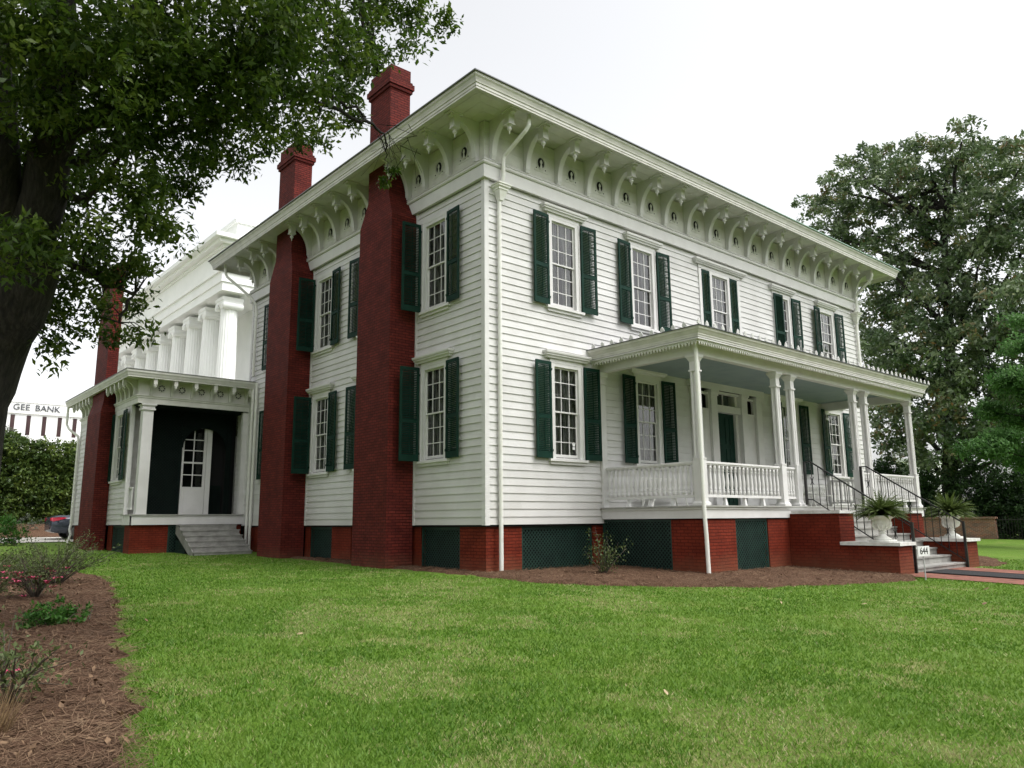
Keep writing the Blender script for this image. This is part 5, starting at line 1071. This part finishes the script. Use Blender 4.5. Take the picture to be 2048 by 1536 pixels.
# ---------------------------------------------------------------- grass blades, pine needles, leaf litter
def free(x, y):
    if inBED(x, y) or inF(x, y) or inF2(x, y) or inR(x, y): return False
    if -.9 < x < L+.3 and y > -.1: return False
    if PX0-.1 < x < PX1+.1 and y > PY-.1: return False
    if 7.55 < x < 12.9 and y > -6.05: return False
    if 7.6 < x < 11.8 and y < -5.6: return False
    if -2.6 < x < -.3 and y > 12.1: return False
    if WX-.05 < x and y > WY: return False
    if -4.5 < x < WX+.1 and 17.1 < y < 19.2: return False
    if (x+10.34)**2+(y+3.3)**2 < .25: return False
    return True
gzv = np.vectorize(gz)
def scatter(n, r0, r1, a0, a1, pw):
    u = RNG.random(n); r = (r0**(1-pw)+u*(r1**(1-pw)-r0**(1-pw)))**(1/(1-pw)); a = R(a0)+RNG.random(n)*R(a1-a0); return CAMP[0]+r*np.cos(a), CAMP[1]+r*np.sin(a), r
x, y, r = scatter(520000, 2.6, 30, -2, 96, .55)
k = np.array([free(p, q) for p, q in zip(x, y)]); x, y, r = x[k], y[k], r[k]; n = len(x)
def vnoise(x, y, sc, seed):
    g = np.random.default_rng(seed).random((256, 256)); u, v = x/sc+1000, y/sc+1000; i, j = np.floor(u).astype(int), np.floor(v).astype(int); fu, fv = u-i, v-j; fu = fu*fu*(3-2*fu); fv = fv*fv*(3-2*fv); i %= 255; j %= 255
    return (g[i, j]*(1-fu)+g[i+1, j]*fu)*(1-fv)+(g[i, j+1]*(1-fu)+g[i+1, j+1]*fu)*fv
dry = .40*vnoise(x, y, 1.5, 3)+.35*vnoise(x, y, .55, 4)+.25*vnoise(x, y, .2, 5); mot = .5*vnoise(x, y, .9, 6)+.5*vnoise(x, y, .22, 7); dv = RNG.random(n)
rn = np.clip(.30*RNG.random(n)+.62*(mot-.12)-.10*np.clip((x+2)*-.12, 0, 1), 0, .68); isd = dv < np.clip((dry-.555)*5, 0, .72)+.04; rn[isd] = .72+.28*RNG.random(isd.sum())  # blades darken leftwards: the oak's shade put into their colour
h = (.020+.028*RNG.random(n))*(1-.25*isd); a = RNG.random(n)*6.283; wdt = .0028+.00062*r; p = np.stack([x, y, gzv(x, y)-.004], 1); s = np.stack([np.cos(a), np.sin(a), np.zeros(n)], 1)*wdt[:, None]
b_ = RNG.random(n)*6.283; ln = h*(.3+.9*RNG.random(n)); tip = p+np.stack([np.cos(b_)*ln, np.sin(b_)*ln, h], 1)
kind(link('grass', npmesh('grass', np.stack([p-s, p+s, tip], 1), 3, M['grass'], rn)), 'stuff')
V = []; T = []
def needles(n, r0, r1, a0, a1, fn, sz, pw, wd):
    x, y, r = scatter(n, r0, r1, a0, a1, pw); k = np.array([fn(p, q) for p, q in zip(x, y)]); x, y, r = x[k], y[k], r[k]; m = len(x)
    a = RNG.random(m)*6.283; l = sz*(.5+RNG.random(m)); z = gzv(x, y)+.045+.03*RNG.random(m); c = np.stack([x, y, z], 1); d = np.stack([np.cos(a)*l/2, np.sin(a)*l/2, (RNG.random(m)-.4)*.05], 1); s = np.stack([-np.sin(a), np.cos(a), RNG.random(m)*.4], 1)*(wd*(.5+.16*r))[:, None]
    V.append(np.stack([c-d-s, c-d+s, c+d+s*.6, c+d-s*.6], 1)); T.append(np.clip(RNG.random(m)*.8+.2*np.sin(x*3)*np.sin(y*3), 0, 1))
needles(120000, 2.8, 19, 55, 115, lambda p, q: inBED(p+random.gauss(0, .05), q+random.gauss(0, .05)), .17, 1.2, .0016); needles(90000, 9, 24, 5, 72, lambda p, q: inF(p+random.gauss(0, .1), q+random.gauss(0, .1)) or inF2(p, q), .15, 0., .0011); needles(14000, 20, 36, 5, 40, inR, .16, 0., .001)
kind(link('pine_straw', npmesh('pine_straw', np.concatenate(V), 4, M['needle'], np.concatenate(T))), 'stuff')
x, y, r = scatter(1900, 3, 18, 55, 110, 1.1); k = np.array([inBED(p, q) for p, q in zip(x, y)]); x, y = x[k], y[k]
x2, y2, r2 = scatter(900, 10, 24, 8, 70, 0.); k = np.array([inF(p, q) for p, q in zip(x2, y2)]); x = np.concatenate([x, x2[k]]); y = np.concatenate([y, y2[k]])
kind(link('leaf_litter', npmesh('leaf_litter', leaf_quads(np.stack([x, y, gzv(x, y)+.08], 1), .06, .5, 3.), 4, M['leaflit'])), 'stuff')
# single dead leaves on the lawn
lb = MB(); lb._add([(-.06, 0, 0), (-.02, .022, .012), (.03, .02, .02), (.07, 0, .012), (.03, -.022, .004), (-.02, -.024, .0), (0, 0, .012)], [(0, 6, 1), (1, 6, 2), (2, 6, 3), (3, 6, 4), (4, 6, 5), (5, 6, 0)])
lm1, lm2 = lb.mesh('fallen_leaf', M['leafpale']), lb.mesh('fallen_leaf', M['leaflit'])
for i, (x, y, s) in enumerate([(2.14, -5.85, 1.5), (1.32, -8.02, 1.4), (-.1, -10.09, 1.5), (-8.1, -3.05, 1.2), (3.5, -7.2, 1.1), (4.9, -7.6, 1.2), (5.6, -8.4, 1.3), (-8.35, -7.9, 1.0), (-7.0, -5.2, .9), (3.0, -9.2, 1.1), (-5.9, -9.7, 1), (0.4, -7.1, 1), (-3.2, -6.3, 1), (14.2, -7.2, 1.5), (16, -7.6, 1.5), (17.5, -6.4, 1.6)]):
    o = link('fallen_leaf', lm1 if i % 3 else lm2, None, (x, y, gz(x, y)+.05), random.random()*6); s *= .72; o.scale = (s, s, s); o.rotation_euler = (random.uniform(-.4, .4), random.uniform(-.3, .3), random.random()*6); tag(o, 'single dead leaf lying on the lawn', 'leaf', 'dead leaves on the lawn')
